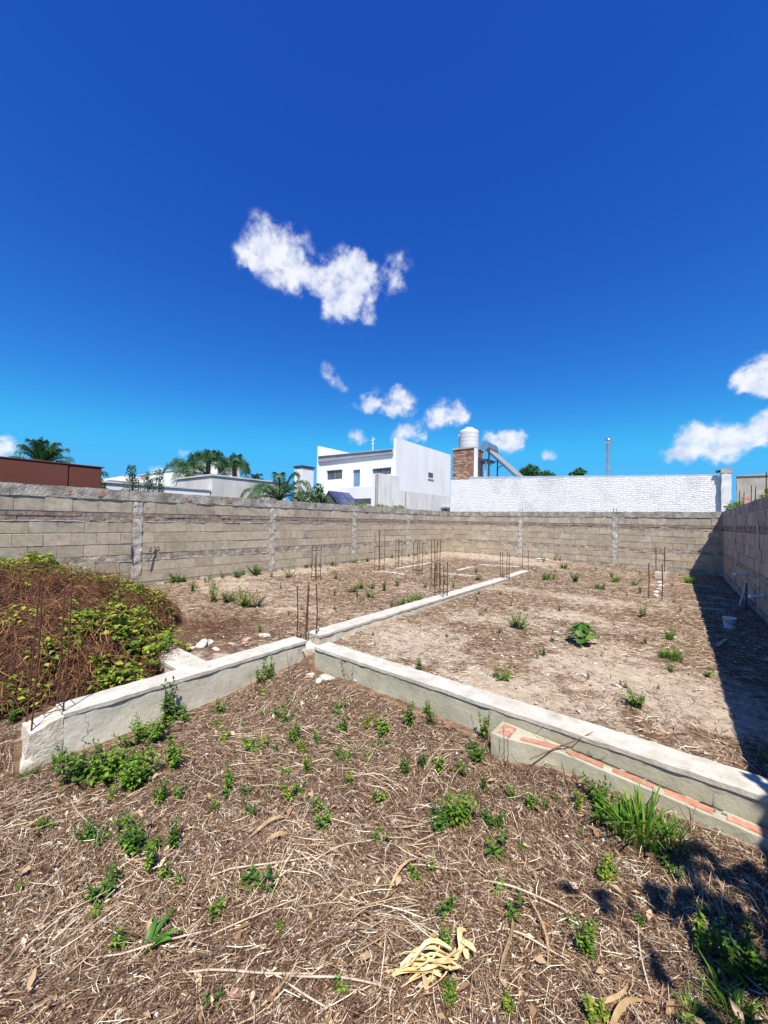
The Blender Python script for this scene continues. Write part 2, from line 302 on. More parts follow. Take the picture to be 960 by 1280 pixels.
MT['vine_core'] = mat('vine_core_brown', [(.3, (.03, .016, .01)), (.7, (.085, .04, .022))], 18, 6, 1.0, .8, 60, .03)  # dark brown of the solid core beneath the loose stems
MT['husk'] = mat('maize_husk', [(.25, (.42, .27, .11)), (.5, (.66, .48, .23)), (.75, (.80, .68, .43))], 26, 5, .65, .3, 90, .004, stretch=(1, 1, 1))
MT['stalk'] = mat('dry_stalk', [(.25, (.30, .22, .15)), (.5, (.48, .38, .28)), (.75, (.64, .56, .45))], 20, 6, .75, .3, 80, .004, rand=.2)
MT['dryleaf'] = mat('dry_leaf_blade', [(.25, (.24, .145, .07)), (.5, (.40, .265, .135)), (.75, (.58, .43, .25))], 18, 5, .7, .2, 80, .004, rand=.2)
MT['white_wall'] = mat('whitewash', [(.25, (.66, .66, .66)), (.5, (.76, .76, .755)), (.75, (.82, .82, .815))], .8, 8, .9, .15, 30, .01, second=(1.4, .62, .78, (.60, .60, .605), .5), stretch=(1, 1, .35))
MT['white_clean'] = mat('white_render', [(.3, (.76, .76, .755)), (.7, (.83, .83, .825))], .9, 5, .85)
MT['stain_wall'] = mat('stained_whitewash', [(.25, (.50, .50, .50)), (.5, (.66, .66, .655)), (.75, (.75, .75, .745))], 2.2, 9, .95, .2, 30, .01, second=(3.2, .58, .7, (.40, .39, .38), .55), stretch=(1, 1, .25))
MT['conc_pale'] = mat('pale_concrete_wall', [(.25, (.42, .40, .37)), (.5, (.55, .53, .50)), (.75, (.66, .645, .61))], 1.3, 8, .95, .3, 25, .01, second=(2.0, .55, .72, (.36, .345, .32), .5), stretch=(1, 1, .3))
MT['conc_old'] = mat('old_concrete_wall', [(.25, (.26, .245, .215)), (.5, (.40, .375, .33)), (.75, (.52, .49, .435))], 2.2, 9, .95, .6, 20, .02, second=[(1.6, .56, .68, (.20, .19, .17), .65), (3.0, .62, .72, (.58, .56, .52), .6)])
MT['brown'] = mat('brown_paint', [(.3, (.12, .036, .024)), (.7, (.155, .05, .034))], .7, 6, .7, .1, 30, .005, rand=0)
MT['metal'] = mat('zinc_sheet', [(.3, (.42, .48, .56)), (.7, (.56, .61, .68))], 3, 5, .5, metal=.25)
MT['fascia'] = mat('grey_fascia', [(.3, (.27, .275, .30)), (.7, (.36, .365, .39))], 1.5, 5, .7)
MT['steel'] = mat('stainless', [(.3, (.42, .45, .5)), (.7, (.62, .64, .68))], 4, 4, .3, metal=.85)
MT['bluesteel'] = mat('dark_blue_steel', [(.3, (.03, .04, .075)), (.7, (.05, .065, .11))], 8, 3, .6)
MT['glass_dark'] = mat('dark_window', [(.3, (.06, .065, .07)), (.7, (.13, .135, .14))], 2, 3, .25, spec=.5)
MT['door_blue'] = mat('blue_grey_door', [(.3, (.12, .19, .30)), (.7, (.17, .25, .37))], 2, 3, .4)
MT['tankw'] = mat('white_plastic', [(.3, (.50, .51, .52)), (.7, (.60, .61, .62))], 2, 4, .45)
MT['panel'] = mat('solar_panel', [(.3, (.02, .03, .09)), (.7, (.04, .06, .16))], 5, 3, .2, spec=.6)
MT['pvc'] = mat('pvc', [(.3, (.68, .70, .72)), (.7, (.80, .82, .84))], 8, 4, .5)
MT['paint_red'] = mat('red_paint', [(.35, (.36, .17, .10)), (.6, (.44, .25, .17))], 30, 4, .9)
MT['bark'] = mat('bark', [(.3, (.10, .075, .055)), (.7, (.22, .18, .14))], 9, 8, .95, .9, 40, .02)
MT['palm_leaf'] = mat('palm_leaflet', [(0, (.022, .075, .03)), (.6, (.05, .125, .045)), (1, (.11, .20, .06))], isl='only', rough=.45, trans=.25)
MT['tree_leaf'] = mat('tree_leaf', [(0, (.02, .07, .018)), (.6, (.045, .13, .025)), (1, (.09, .20, .04))], isl='only', rough=.5, trans=.25)

def brick_mat():                                                    # bricks a few pixels long under thick whitewash
    m = bpy.data.materials.new('whitewashed_brick'); m.use_nodes = True; T = m.node_tree; N = T.nodes; L = T.links; b = N['Principled BSDF']
    b.inputs['Roughness'].default_value = .92
    ge = N.new('ShaderNodeNewGeometry'); sx = N.new('ShaderNodeSeparateXYZ'); cx = N.new('ShaderNodeCombineXYZ')
    L.new(ge.outputs['Position'], sx.inputs[0]); L.new(sx.outputs[0], cx.inputs[0]); L.new(sx.outputs[2], cx.inputs[1])
    def no(s, d, src):
        n = N.new('ShaderNodeTexNoise'); n.inputs['Scale'].default_value = s; n.inputs['Detail'].default_value = d; n.inputs['Roughness'].default_value = .65; L.new(src, n.inputs['Vector']); return n
    wv_ = no(3, 3, ge.outputs['Position']); ad = N.new('ShaderNodeMix'); ad.data_type = 'RGBA'; ad.blend_type = 'LINEAR_LIGHT'; ad.inputs[0].default_value = .14
    L.new(cx.outputs[0], ad.inputs[6]); L.new(wv_.outputs['Color'], ad.inputs[7])
    bt = N.new('ShaderNodeTexBrick'); L.new(ad.outputs[2], bt.inputs['Vector']); bt.inputs['Scale'].default_value = 1.0
    bt.inputs['Brick Width'].default_value = .26; bt.inputs['Row Height'].default_value = .085; bt.inputs['Mortar Size'].default_value = .016; bt.inputs['Mortar Smooth'].default_value = .8
    bt.inputs['Color1'].default_value = (.82, .81, .80, 1); bt.inputs['Color2'].default_value = (.79, .78, .77, 1); bt.inputs['Mortar'].default_value = (.76, .75, .74, 1)
    st = no(1.1, 8, ge.outputs['Position']); mr = N.new('ShaderNodeMapRange'); mr.inputs['From Min'].default_value = .46; mr.inputs['From Max'].default_value = .72; mr.inputs['To Max'].default_value = .8; L.new(st.outputs[0], mr.inputs['Value'])
    mx = N.new('ShaderNodeMix'); mx.data_type = 'RGBA'; L.new(mr.outputs[0], mx.inputs[0]); L.new(bt.outputs['Color'], mx.inputs[6]); mx.inputs[7].default_value = (.54, .53, .515, 1)
    L.new(mx.outputs[2], b.inputs['Base Color'])
    fine = no(9, 8, ge.outputs['Position']); hm = N.new('ShaderNodeMath'); hm.operation = 'SUBTRACT'; L.new(fine.outputs[0], hm.inputs[0]); L.new(bt.outputs['Fac'], hm.inputs[1])
    bp = N.new('ShaderNodeBump'); bp.inputs['Strength'].default_value = .45; bp.inputs['Distance'].default_value = .04; L.new(hm.outputs[0], bp.inputs['Height']); L.new(bp.outputs[0], b.inputs['Normal'])
    return m
MT['white_brick'] = brick_mat()

def ground_mat():
    m = bpy.data.materials.new('soil'); m.use_nodes = True; T = m.node_tree; N = T.nodes; L = T.links; b = N['Principled BSDF']; b.inputs['Roughness'].default_value = 1.0; b.inputs['Specular IOR Level'].default_value = .1
    ge = N.new('ShaderNodeNewGeometry')
    def no(s, d, r=.65):
        n = N.new('ShaderNodeTexNoise'); n.inputs['Scale'].default_value = s; n.inputs['Detail'].default_value = d; n.inputs['Roughness'].default_value = r; L.new(ge.outputs['Position'], n.inputs['Vector']); return n.outputs[0]
    def ramp(src, st):
        r = N.new('ShaderNodeValToRGB')
        while len(r.color_ramp.elements) < len(st): r.color_ramp.elements.new(.5)
        for i, (ps, c) in enumerate(st): r.color_ramp.elements[i].position = ps; r.color_ramp.elements[i].color = (*c, 1)
        L.new(src, r.inputs[0]); return r.outputs[0]
    dark = ramp(no(14, 9), [(.28, (.065, .037, .023)), (.5, (.16, .10, .062)), (.7, (.30, .215, .145))])  # soil darkened to stand in for deep shade in the straw gaps
    sand = ramp(no(10, 9), [(.25, (.27, .21, .15)), (.5, (.42, .34, .255)), (.75, (.54, .455, .36))])
    at = N.new('ShaderNodeAttribute'); at.attribute_name = 'sand'
    nn = N.new('ShaderNodeMath'); nn.operation = 'ADD'; L.new(at.outputs['Fac'], nn.inputs[0])
    ns = N.new('ShaderNodeMapRange'); ns.inputs['From Min'].default_value = .3; ns.inputs['From Max'].default_value = .7; ns.inputs['To Min'].default_value = -.45; ns.inputs['To Max'].default_value = .45; L.new(no(5, 8), ns.inputs['Value']); L.new(ns.outputs[0], nn.inputs[1])
    mr = N.new('ShaderNodeMapRange'); mr.interpolation_type = 'SMOOTHSTEP'; mr.inputs['From Min'].default_value = .25; mr.inputs['From Max'].default_value = .75; L.new(nn.outputs[0], mr.inputs['Value'])
    mx = N.new('ShaderNodeMix'); mx.data_type = 'RGBA'; L.new(mr.outputs[0], mx.inputs[0]); L.new(dark, mx.inputs[6]); L.new(sand, mx.inputs[7])
    L.new(mx.outputs[2], b.inputs['Base Color'])
    bp = N.new('ShaderNodeBump'); bp.inputs['Strength'].default_value = .8; bp.inputs['Distance'].default_value = .02; L.new(no(40, 8, .7), bp.inputs['Height']); L.new(bp.outputs[0], b.inputs['Normal'])
    return m
MT['soil'] = ground_mat()

# ------------------------------------------------------------------ ground
SAND = [(-0.35, 4.3, .9, .55, 1.0), (.1, 3.9, .6, .4, .8), (-.75, 5.0, .9, .6, .6), (-2.6, 3.9, .8, .8, .9), (-2.2, 5.6, .9, .7, .6), (-1.6, 8.3, 1.4, .6, .7), (-2.8, 8.2, 1.0, .5, .6),
        (-6.5, 15.2, 3.0, 1.4, 1.0), (-8.2, 12.5, .9, 4.0, .7), (-7.4, 4.6, 1.2, .9, .6), (-8.3, 6.5, .6, 3, .7), (-1.0, 3.3, .7, .4, .9), (-5.6, 4.2, 1.2, .8, .5), (-4.5, 14.5, 2, 1.2, .7), (-2.0, 13.2, 2.4, .8, .3), (-1.2, 6.6, 1.2, .5, .55)]
def sandf(x, y):
    s = np.full_like(x, .12)
    for (cx, cy, rx, ry, w) in SAND: s = np.maximum(s, w * np.exp(-((x - cx) / rx) ** 2 - ((y - cy) / ry) ** 2))
    inn = (y > 2.7) | (x < -3.3)
    s = s + np.where(inn, .16, 0.0) + .12 * nz(x, y, 1.9, 3.) * inn
    return s
def axis(lo, hi, step, far):
    mid = np.arange(lo, hi + 1e-6, step); out = []; d = step
    q = hi
    while q < far: d *= 1.6; q += d; out.append(q)
    out2 = []; d = step; q = lo
    while q > -far: d *= 1.6; q -= d; out2.append(q)
    return np.array(out2[::-1] + list(mid) + out)
gx = axis(-9.6, 2.0, .06, 700.); gy = axis(-2.0, 17.5, .06, 700.)
GX, GY = np.meshgrid(gx, gy, indexing='ij'); GZ = gz(GX, GY)
nxg, nyg = GX.shape
ii = np.arange(nxg * nyg).reshape(nxg, nyg)
gme = np_mesh('ground', np.stack([GX, GY, GZ], -1).reshape(-1, 3), np.stack([ii[:-1, :-1], ii[1:, :-1], ii[1:, 1:], ii[:-1, 1:]], -1).reshape(-1, 4), True)
sa = gme.attributes.new('sand', 'FLOAT', 'POINT'); sa.data.foreach_set('value', sandf(GX, GY).ravel().astype(np.float32))
tag(link('ground', gme, MT['soil']), 'bare brown soil of the empty building plot', kind='structure')

# ------------------------------------------------------------------ straw litter (uncountable)
def ribbons(X, Y, length, width, ang, lift, curl, zoff, segs=2):
    n = len(X); t = np.linspace(-.5, .5, segs + 1)[None, :]
    side = np.stack([-np.sin(ang), np.cos(ang)], -1)
    bend = (curl[:, None] * (t ** 2 - .08)) * length[:, None]
    px = X[:, None] + np.cos(ang)[:, None] * t * length[:, None] + side[:, 0:1] * bend
    py = Y[:, None] + np.sin(ang)[:, None] * t * length[:, None] + side[:, 1:2] * bend
    pz = gz(px, py) + zoff[:, None] + lift[:, None] * (t + .5) * length[:, None] - np.abs(curl[:, None]) * .15 * length[:, None] * (4 * t ** 2)
    w = width[:, None] * np.where(np.abs(t) > .49, .45, 1.0) * .5
    roll = rng.uniform(-.9, .9, n)[:, None]
    ox = side[:, 0:1] * w * np.cos(roll); oy = side[:, 1:2] * w * np.cos(roll); oz = w * np.sin(roll)
    V = np.stack([np.stack([px - ox, py - oy, pz - oz], -1), np.stack([px + ox, py + oy, pz + oz], -1)], 2)   # n, s+1, 2, 3
    k = segs + 1; base = (np.arange(n) * k * 2)[:, None]
    F = np.concatenate([np.stack([base[:, 0] + 2 * i, base[:, 0] + 2 * i + 1, base[:, 0] + 2 * i + 3, base[:, 0] + 2 * i + 2], -1) for i in range(segs)])
    return V.reshape(-1, 3), F
def in_beam(x, y):
    b = (x > -3.42) & (x < -3.08) & (y > .45) & (y < 2.85)
    b |= (y > 2.50) & (y < 2.9) & (x > -.9)
    b |= (y > 2.40) & (y < 2.9) & (x > -.98) & (x < -.65)
    b |= (y > 2.52) & (y < 2.9) & (x > -3.4)
    b |= (np.abs(x + 3.42 + (y - 2.9) * .022) < .16) & (y > 2.8) & (y < 11.5)
    return b
def scatter(n, x0, x1, y0, y1, keep):
    X = rng.uniform(x0, x1, n); Y = rng.uniform(y0, y1, n); k = keep(X, Y) & ~in_beam(X, Y); return X[k], Y[k]
def infr(X, Y):                                                     # front patch: thick in the middle, trodden thinner toward its edges
    d_ = .72 + .45 * nz(X, Y, 3.7, .9) + .3 * nz(X, Y, 9.1, 2.4)
    core = (rng.random(len(X)) < d_) & (X < .45 + .14 * Y) & (Y > .15 + .1 * X) & (np.hypot(X, Y) > .85)
    return (X < 1.04) & (core | (rng.random(len(X)) < .38))
def straw_obj(name, label, X, Y, lmin, lmax, wmin, wmax, m, zmax, liftmax=.25, power=2.0):
    n = len(X); L = lmin + (lmax - lmin) * rng.random(n) ** power; W = rng.uniform(wmin, wmax, n)
    A = np.where(rng.random(n) < .33, .5 + 1.3 * nz(X, Y, 1.7, 1.) + rng.normal(0, .5, n), rng.uniform(0, math.pi * 2, n))
    V, F = ribbons(X, Y, L, W, A, rng.uniform(-.04, liftmax, n) * (rng.random(n) < .45), rng.normal(0, .5, n), .003 + zmax * rng.random(n) ** 1.6)
    o = link(name, np_mesh(name, V, F), m); tag(o, label, 'straw', kind='stuff'); return o
front = lambda X, Y: infr(X, Y) & (((X > -3.2) & (Y < 2.6)) | (Y < .5) & (X > -4.2))
patch = lambda X, Y: nz(X, Y, 2.3, .7) + .5 * nz(X, Y, 6.1, 2.)
X, Y = scatter(400000, -4.2, 1.05, -.7, 2.65, front)
straw_obj('dry_straw', 'thick mat of short brown dry straw over the front patch of ground', X, Y, .012, .11, .0010, .0034, MT['straw'], .03)
X, Y = scatter(240000, -4.2, 1.05, -.7, 2.65, lambda X, Y: front(X, Y) & (patch(X, Y) + .5 * (Y - 1.2) > -.35))
straw_obj('decayed_straw', 'dark decayed straw and stem bits under the front weeds', X, Y, .012, .09, .0010, .0034, MT['straw_dark'], .028)
X, Y = scatter(22000, -4.2, 1.05, -.7, 2.65, lambda X, Y: front(X, Y) & (rng.random(len(X)) < np.clip(1.9 - np.hypot(X, Y), .12, 1)))
straw_obj('long_straw', 'long pale dry grass stalks strewn across the front patch', X, Y, .06, .30, .0012, .0036, MT['straw'], .045, .18, 1.9)
inside = lambda X, Y: ((Y > 2.85) | (X < -3.4)) & (X < 1.03) & (Y > .6) & ~((X < -3.5) & (X > -8) & (Y < 2.4))
thin = lambda X, Y: rng.random(len(X)) > sandf(X, Y) * .85 - .12
X, Y = scatter(240000, -8.8, 1.0, .6, 16.2, lambda X, Y: inside(X, Y) & thin(X, Y) & (rng.random(len(X)) < np.clip(7.5 / np.hypot(X, Y), .25, 1)))
straw_obj('trampled_straw', 'flattened brown straw over the walled plot behind the beams', X, Y, .02, .14, .002, .006, MT['straw_pale'], .016, .14)
X, Y = scatter(180000, -8.8, 1.0, .6, 16.2, lambda X, Y: inside(X, Y) & thin(X, Y) & (patch(X, Y) > -.3) & (rng.random(len(X)) < np.clip(7 / np.hypot(X, Y), .3, 1)))
straw_obj('rotted_straw', 'patches of dark rotted straw over the walled plot', X, Y, .02, .14, .002, .006, MT['straw_dark'], .014, .12)

# bundles of long stalks lying the same way
BX, BYs, BA = [], [], []
for i in range(26):
    cx, cy, ca = rnd.uniform(-2.6, .1), .45 + 1.7 * rnd.random() ** 1.6, rnd.uniform(-.2, 2.2); k = rnd.randrange(40, 140)
    BX.append(cx + rng.normal(0, .10, k)); BYs.append(cy + rng.normal(0, .10, k)); BA.append(ca + rng.normal(0, .28, k))
BX, BYs, BA = np.concatenate(BX), np.concatenate(BYs), np.concatenate(BA); k = front(BX, BYs) & ~in_beam(BX, BYs); BX, BYs, BA = BX[k], BYs[k], BA[k]; n = len(BX)
V, F = ribbons(BX, BYs, rng.uniform(.05, .22, n), rng.uniform(.0012, .0034, n), BA, rng.uniform(-.02, .16, n) * (rng.random(n) < .5), rng.normal(0, .35, n), .012 + .04 * rng.random(n), 3)
tag(link('straw_bundles', np_mesh('straw_bundles', V, F), MT['straw_pale']), 'loose swaths of long pale straw lying over the front patch', 'straw', kind='stuff')
def chips(n, x0, x1, y0, y1, keep, s0, s1, name, label):
    X, Y = scatter(n, x0, x1, y0, y1, keep); n = len(X); S = s0 + (s1 - s0) * rng.random(n) ** 3
    base = np.array([(1, 0, 0), (-.5, .9, 0), (-.5, -.9, 0), (.1, .1, .55), (-.1, .0, -.5)], float)
    V = base[None] * S[:, None, None] * rng.uniform(.6, 1.2, (n, 5, 3)); A = rng.uniform(0, 6.28, n); c, s_ = np.cos(A)[:, None], np.sin(A)[:, None]
    V = np.stack([V[..., 0] * c - V[..., 1] * s_, V[..., 0] * s_ + V[..., 1] * c, V[..., 2]], -1)
    V += np.stack([X, Y, gz(X, Y) + .012], -1)[:, None]
    f = np.array([(0, 1, 3), (1, 2, 3), (2, 0, 3), (1, 0, 4), (2, 1, 4), (0, 2, 4)]); F = (np.arange(n) * 5)[:, None, None] + f[None]
    o = link(name, np_mesh(name, V.reshape(-1, 3), F.reshape(-1, 3)), MT['flakes' if s1 < .02 else 'chips']); tag(o, label, 'rubble', kind='stuff')
# broken bits of dry leaf
X, Y = scatter(5200, -4.2, 1.05, -.7, 2.65, front); n = len(X); S = (.006 + .026 * rng.random(n) ** 2.5)[:, None]; A = rng.uniform(0, 6.28, n); R1, R2 = rng.normal(0, .45, n), rng.normal(0, .45, n)
e1 = np.stack([np.cos(A) * np.cos(R1), np.sin(A) * np.cos(R1), np.sin(R1)], -1); e2 = np.stack([-np.sin(A) * np.cos(R2), np.cos(A) * np.cos(R2), np.sin(R2)], -1); c0 = np.stack([X, Y, gz(X, Y) + rng.uniform(.012, .04, n)], -1); up_ = np.array([[0, 0, 1.]])
V = np.stack([c0 - e1 * S * rng.uniform(.7, 1.3, (n, 1)), c0 + e2 * S * rng.uniform(.3, .6, (n, 1)) + up_ * S * .25, c0 + e1 * S * rng.uniform(.7, 1.3, (n, 1)), c0 - e2 * S * rng.uniform(.3, .6, (n, 1)) + up_ * S * .25, c0], 1); bs = np.arange(n) * 5
tag(link('leaf_litter', np_mesh('leaf_litter', V.reshape(-1, 3), np.concatenate([np.stack([bs + i0, bs + i1, bs + 4], -1) for i0, i1 in ((0, 1), (1, 2), (2, 3), (3, 0))])), MT['litter']), 'broken curled bits of dry leaf among the front straw', 'leaf litter', kind='stuff')
chips(20000, -4.2, 1.05, -.7, 2.65, front, .003, .017, 'rubble_chips', 'small pale mortar chips mixed into the front straw')
chips(9000, -8.8, 1.0, .6, 16.2, inside, .006, .03, 'plot_gravel', 'small pale gravel and mortar crumbs over the walled plot')

# ------------------------------------------------------------------ block walls round the plot
ROWS = [(.20, .43, 0), (.43, .67, 1), (.80, 1.02, 0), (1.02, 1.25, 1), (1.25, 1.48, 0), (1.65, 1.91, 1)]
def block_mesh(L, H, seed):
    r = random.Random(seed); b = MB(); b.box(-L / 2, L / 2, -.03, .0, -H / 2, H / 2, .005)
    b.v = [(x + r.uniform(-.004, .004), y + r.uniform(-.002, .002), z + r.uniform(-.0035, .0035)) for x, y, z in b.v]
    return b.mesh('block')
BLOCKS = {}
def get_block(L, H, k):
    key = (round(L, 2), round(H, 3), k)
    if key not in BLOCKS: BLOCKS[key] = block_mesh(key[0], key[1], hash(key) % 9973)
    return BLOCKS[key]
def block_wall(name, label, origin, rz, x0, x1, posts, blen=.415, reds=(), seed=1, zbase=-.4):
    R = random.Random(seed); root = empty(name, origin, rz); tag(root, label, 'wall', 'block walls round the plot')
    c = MB(); c.box(x0, x1, -.17, -.006, zbase, 1.905); c.build('mortar_core', MT['mortar'], root)
    for (z0, z1, odd) in ROWS:
        jn = .011
        edges = [x0] + sorted(posts) + [x1]
        for a_, b_ in zip(edges[:-1], edges[1:]):
            aa, bb = a_ + .10, b_ - .10
            if bb - aa < .2: continue
            n = max(1, round((bb - aa) / blen)); w = (bb - aa) / n
            cuts = [aa + i * w for i in range(n + 1)] if not odd else [aa] + [aa + (i + .5) * w for i in range(n)] + [bb]
            for p0, p1 in zip(cuts[:-1], cuts[1:]):
                L = p1 - p0 - jn
                if L < .06: continue
                L += .005; me = get_block(L, z1 - z0 - jn, R.randrange(3))
                o = bpy.data.objects.new('block', me); COL.objects.link(o); o.parent = root
                o.location = ((p0 + p1) / 2, .005 + R.uniform(-.005, .008), (z0 + z1) / 2 + R.uniform(-.003, .003)); o.rotation_euler = (R.uniform(-.012, .012), R.uniform(-.006, .006), R.uniform(-.01, .01))
                if not me.materials: me.materials.append(None)
                o.material_slots[0].link = 'OBJECT'; o.material_slots[0].material = MT['block_grey'] if z0 > 1.6 or R.random() < .14 else MT['block']
    for px in posts:
        b = MB(); b.rough(px - .085, px + .085, -.10, .016, zbase, 1.93, .04, .022, 9, seed + px); b.build('post', MT['post'], root)
    b = MB(); b.rough(x0, x1, -.19, .022, 1.912, 2.115, .07, .011, 7, seed + .3); top = b.build('top_beam', MT['cement'], root)
    for rx in reds:
        b = MB(); b.rough(rx - .07, rx + .06, -.05, .027, 1.965, 2.04, .04, .016, 9, rx); b.build('brick', MT['brick_dull'], top)
    b = MB(); b.rough(x0, x1, -.05, .006, .675, .795, .05, .02, 8, seed + .6); b.build('lower_band', MT['band'], root)
    for zf in (.668, 1.482, 1.909):
        b = MB(); b.rough(x0, x1, -.02, .012, zf - .009, zf + .007, .05, .010, 8, seed + zf); b.build('mortar_fillet', MT['fillet'], root)
    band = MB(); n = int((x1 - x0) / .25)
    for i in range(n):
        for k in range(2):
            xa = x0 + (i + .5 * k) * (x1 - x0) / n
            band.rough(xa + .003, min(xa + (x1 - x0) / n - .003, x1), -.05, .004 + R.uniform(-.008, .012), 1.494 + k * .08, 1.562 + k * .08 - R.uniform(0, .008), .06, .006, 9, i + k * .37, False)
    tag(band.build('brick_band', MT['brick_dark'], root), kind='stuff')
    b = MB(); b.rough(x0, x1, -.05, .03, zbase, .19, .09, .012, 7, seed + .9); b.build('footing', MT['cement'], root)
    return root
LX, RX, BY = -8.9, 1.11, 16.36
lw = block_wall('block_wall', 'long tan block wall with pale cement posts and red painted number', (LX, 0, 0), -math.pi / 2, -16.5, 1.6, [-12.95, -9.65, -6.3, -3.0, .35], reds=(-1.9, -2.35, -4.0, -5.0), seed=3)
bw = block_wall('block_wall', 'tan block wall below the whitewashed brick house wall, shadowed at one corner', (0, BY, 0), math.pi, -1.11, 8.97, [5.38, 1.9], seed=5)
rw = block_wall('block_wall', 'shaded grey block wall with white pipe stubs and shrubs along its top', (RX, 0, 0), math.pi / 2, -2.2, 16.48, [-.7, 2.6, 6.0, 9.4, 12.9], seed=8)
# red hand-painted 212 on the long wall: local x runs toward the viewer's left
num = MB()
def stroke(pts, x, z):
    num.tube([(x - px * .05, .022, z + pz * .085) for px, pz in pts], .005, 5)
stroke([(0, .8), (.3, 1), (.8, .95), (.9, .65), (.4, .25), (0, 0), (1, .05)], -3.22, .87)
stroke([(.1, .75), (.5, 1), (.5, 0)], -3.31, .87)
stroke([(0, .8), (.3, 1), (.8, .95), (.9, .65), (.4, .25), (0, 0), (1, .05)], -3.375, .87)
num.build('painted_number', MT['paint_red'], lw)
def rod(pts, r, label, m='rust', cat='rod', name='rusty_rod'):
    b = MB(); b.tube(pts, r, 7); o = b.build(name, MT[m]); tag(o, label, cat); return o
rod([(LX + .03, 2.90, .96), (LX + .06, 2.885, .70)], .014, 'short dark rod set upright in the wall post', 'bluesteel')
rod([(LX + .02, 3.36, .90), (LX + .10, 3.17, .64)], .014, 'short dark rod slanting out below the red painted number', 'bluesteel')

# ------------------------------------------------------------------ concrete foundation beams
GB = 'foundation beams of the unbuilt house'
def beam(name, label, loc, rz, L, w, z0, z1, body, cap='cap', res=.06, seed=0., fn=None, over=.008, capt=.03):
    root = empty(name, loc, rz); tag(root, label, 'beam', GB)
    b = MB(); b.rough(0, L, -w / 2, w / 2, z0, z1 - capt, res * .6, .006, 6, seed, True, fn); b.build('body', MT[body], root)
    c = MB(); c.rough(-.004, L + .004, -w / 2 - over, w / 2 + over, z1 - capt + .003, z1, res * .55, .005, 11, seed + .5, True, fn); c.build('cap', MT[cap], root)
    return root
bA = beam('foundation_beam', 'short plastered beam with a broken end and tall rusty bars', (-3.25, .68, 0), math.pi / 2, 2.02, .20, -.15, .30, 'plaster', seed=1.)
e = MB(); e.rough(-.20, -.004, -.098, .096, -.15, .285, .045, .012, 8, 4.4, True, lambda q: Vector((q.x - .0 + (.10 * max(0, q.z) if q.x < -.1 else 0) * (1.2 if q.x < -.1 else 0), q.y, q.z - (.05 * ((-.004 - q.x) / .2) if q.z > .1 else 0))))
e.build('broken_end', MT['stonecream'], bA)
bB = beam('foundation_beam', 'plastered beam with a red brick ledge along its base', (-2.93, 2.72, 0), -.0, 4.04, .19, -.15, .30, 'plaster_green', seed=2.)
led = MB()
def ledfn(q):
    t = max(0, min(1, (q.x - 1.98) / 1.4)); z = q.z - .075 * t * max(0, min(1, q.z / .2)); y = q.y + (.10 * max(0, min(1, (q.x - 2.05) / .3)) if q.y < -.2 else 0); return Vector((q.x, y, z))
led.rough(1.96, 4.03, -.30, -.105, -.15, .222, .06, .005, 6, 3.3, True, ledfn); lo = led.build('brick_ledge', MT['plaster_green'], bB)
bx = 2.02
def ledz(x): return .224 - .075 * max(0, min(1, (x - 1.98) / 1.4))
def ledy(x): return -.30 + .10 * max(0, min(1, (x - 2.05) / .3))
b = MB(); b.rough(1.985, 2.07, -.27, -.14, .17, .226, .03, .004, 9, .2); b.build('brick', MT['brick_red'], lo)
x = 2.13
while x < 3.85:
    L = .215 + rnd.uniform(-.02, .02); b = MB()
    y0_ = .020 + rnd.uniform(0, .008); fn_ = lambda q: Vector((q.x, ledy(q.x) + q.y, ledz(q.x) + q.z))
    b.rough(x, x + L, y0_, .072, -.06, .0035, .03, .004, 14, x, True, fn_)
    b.build('brick', MT['brick_red'], lo); x += L + .025 + rnd.uniform(0, .03)
bC = beam('foundation_beam', 'long low beam running back from the beam junction toward the far wall', (-3.36, 2.98, 0), math.pi / 2 + .022, 6.45, .21, -.1, .265, 'plaster', seed=3., fn=lambda q: Vector((q.x, q.y, q.z - (.05 * q.x / 6.5 if q.z > .1 else 0))))
bD = beam('foundation_beam', 'short low beam past the gap with two rusty bars at its end', (-3.55, 9.66, 0), math.pi / 2 + .022, 1.75, .20, -.1, .215, 'plaster', seed=4.)
bE = beam('foundation_beam', 'stub of white beam butting into the short plastered beam beside the vine heap', (-4.15, 1.62, 0), .0, .79, .24, -.1, .275, 'plaster', seed=5.)
def strip(label, x, y, L, rz, z, w=.12):
    b = MB(); b.rough(0, L, -w / 2, w / 2, -.12, .03, .09, .009, 5, x + y); o = b.build('concrete_strip', MT['cap' if y < 9.5 or x < -3 else 'band']); o.location = (x, y, z); o.rotation_euler.z = rz
    tag(o, label, 'strip', 'concrete strips flush with the ground')
strip('thin concrete strip in the ground beside the tallest far rebar cage', -6.75, 8.45, .95, -.12, g(-6.3, 8.4))
strip('thin concrete strip running to the far corner behind the rebar cages', -6.74, 9.3, 2.2, math.pi / 2 + .06, g(-6.8, 10))
strip('thin concrete strip between the rebar cages and the low beam', -5.4, 9.35, 1.15, .25, g(-4.8, 9.5))
strip('short stub of concrete strip pointing at the far wall', -5.22, 10.3, 1.2, math.pi / 2 + .05, g(-5.2, 11))
strip('pale concrete strip crossing the pale soil by the far wall', -5.4, 12.2, 1.3, .3, g(-4.8, 12.5), .14)
strip('long half-buried strip crossing the plot by the paired rods', -2.65, 9.62, 3.65, .05, g(-1.5, 9.7) - .022, .09)

# mortar lump where the three beams meet
b = MB(); b.rough(-3.36, -3.12, 2.66, 2.90, -.1, .20, .035, .03, 9, 7.7); tag(b.build('mortar_lump', MT['stonecream']), 'rough lump of mortar in the gap where the three beams meet', 'mortar')

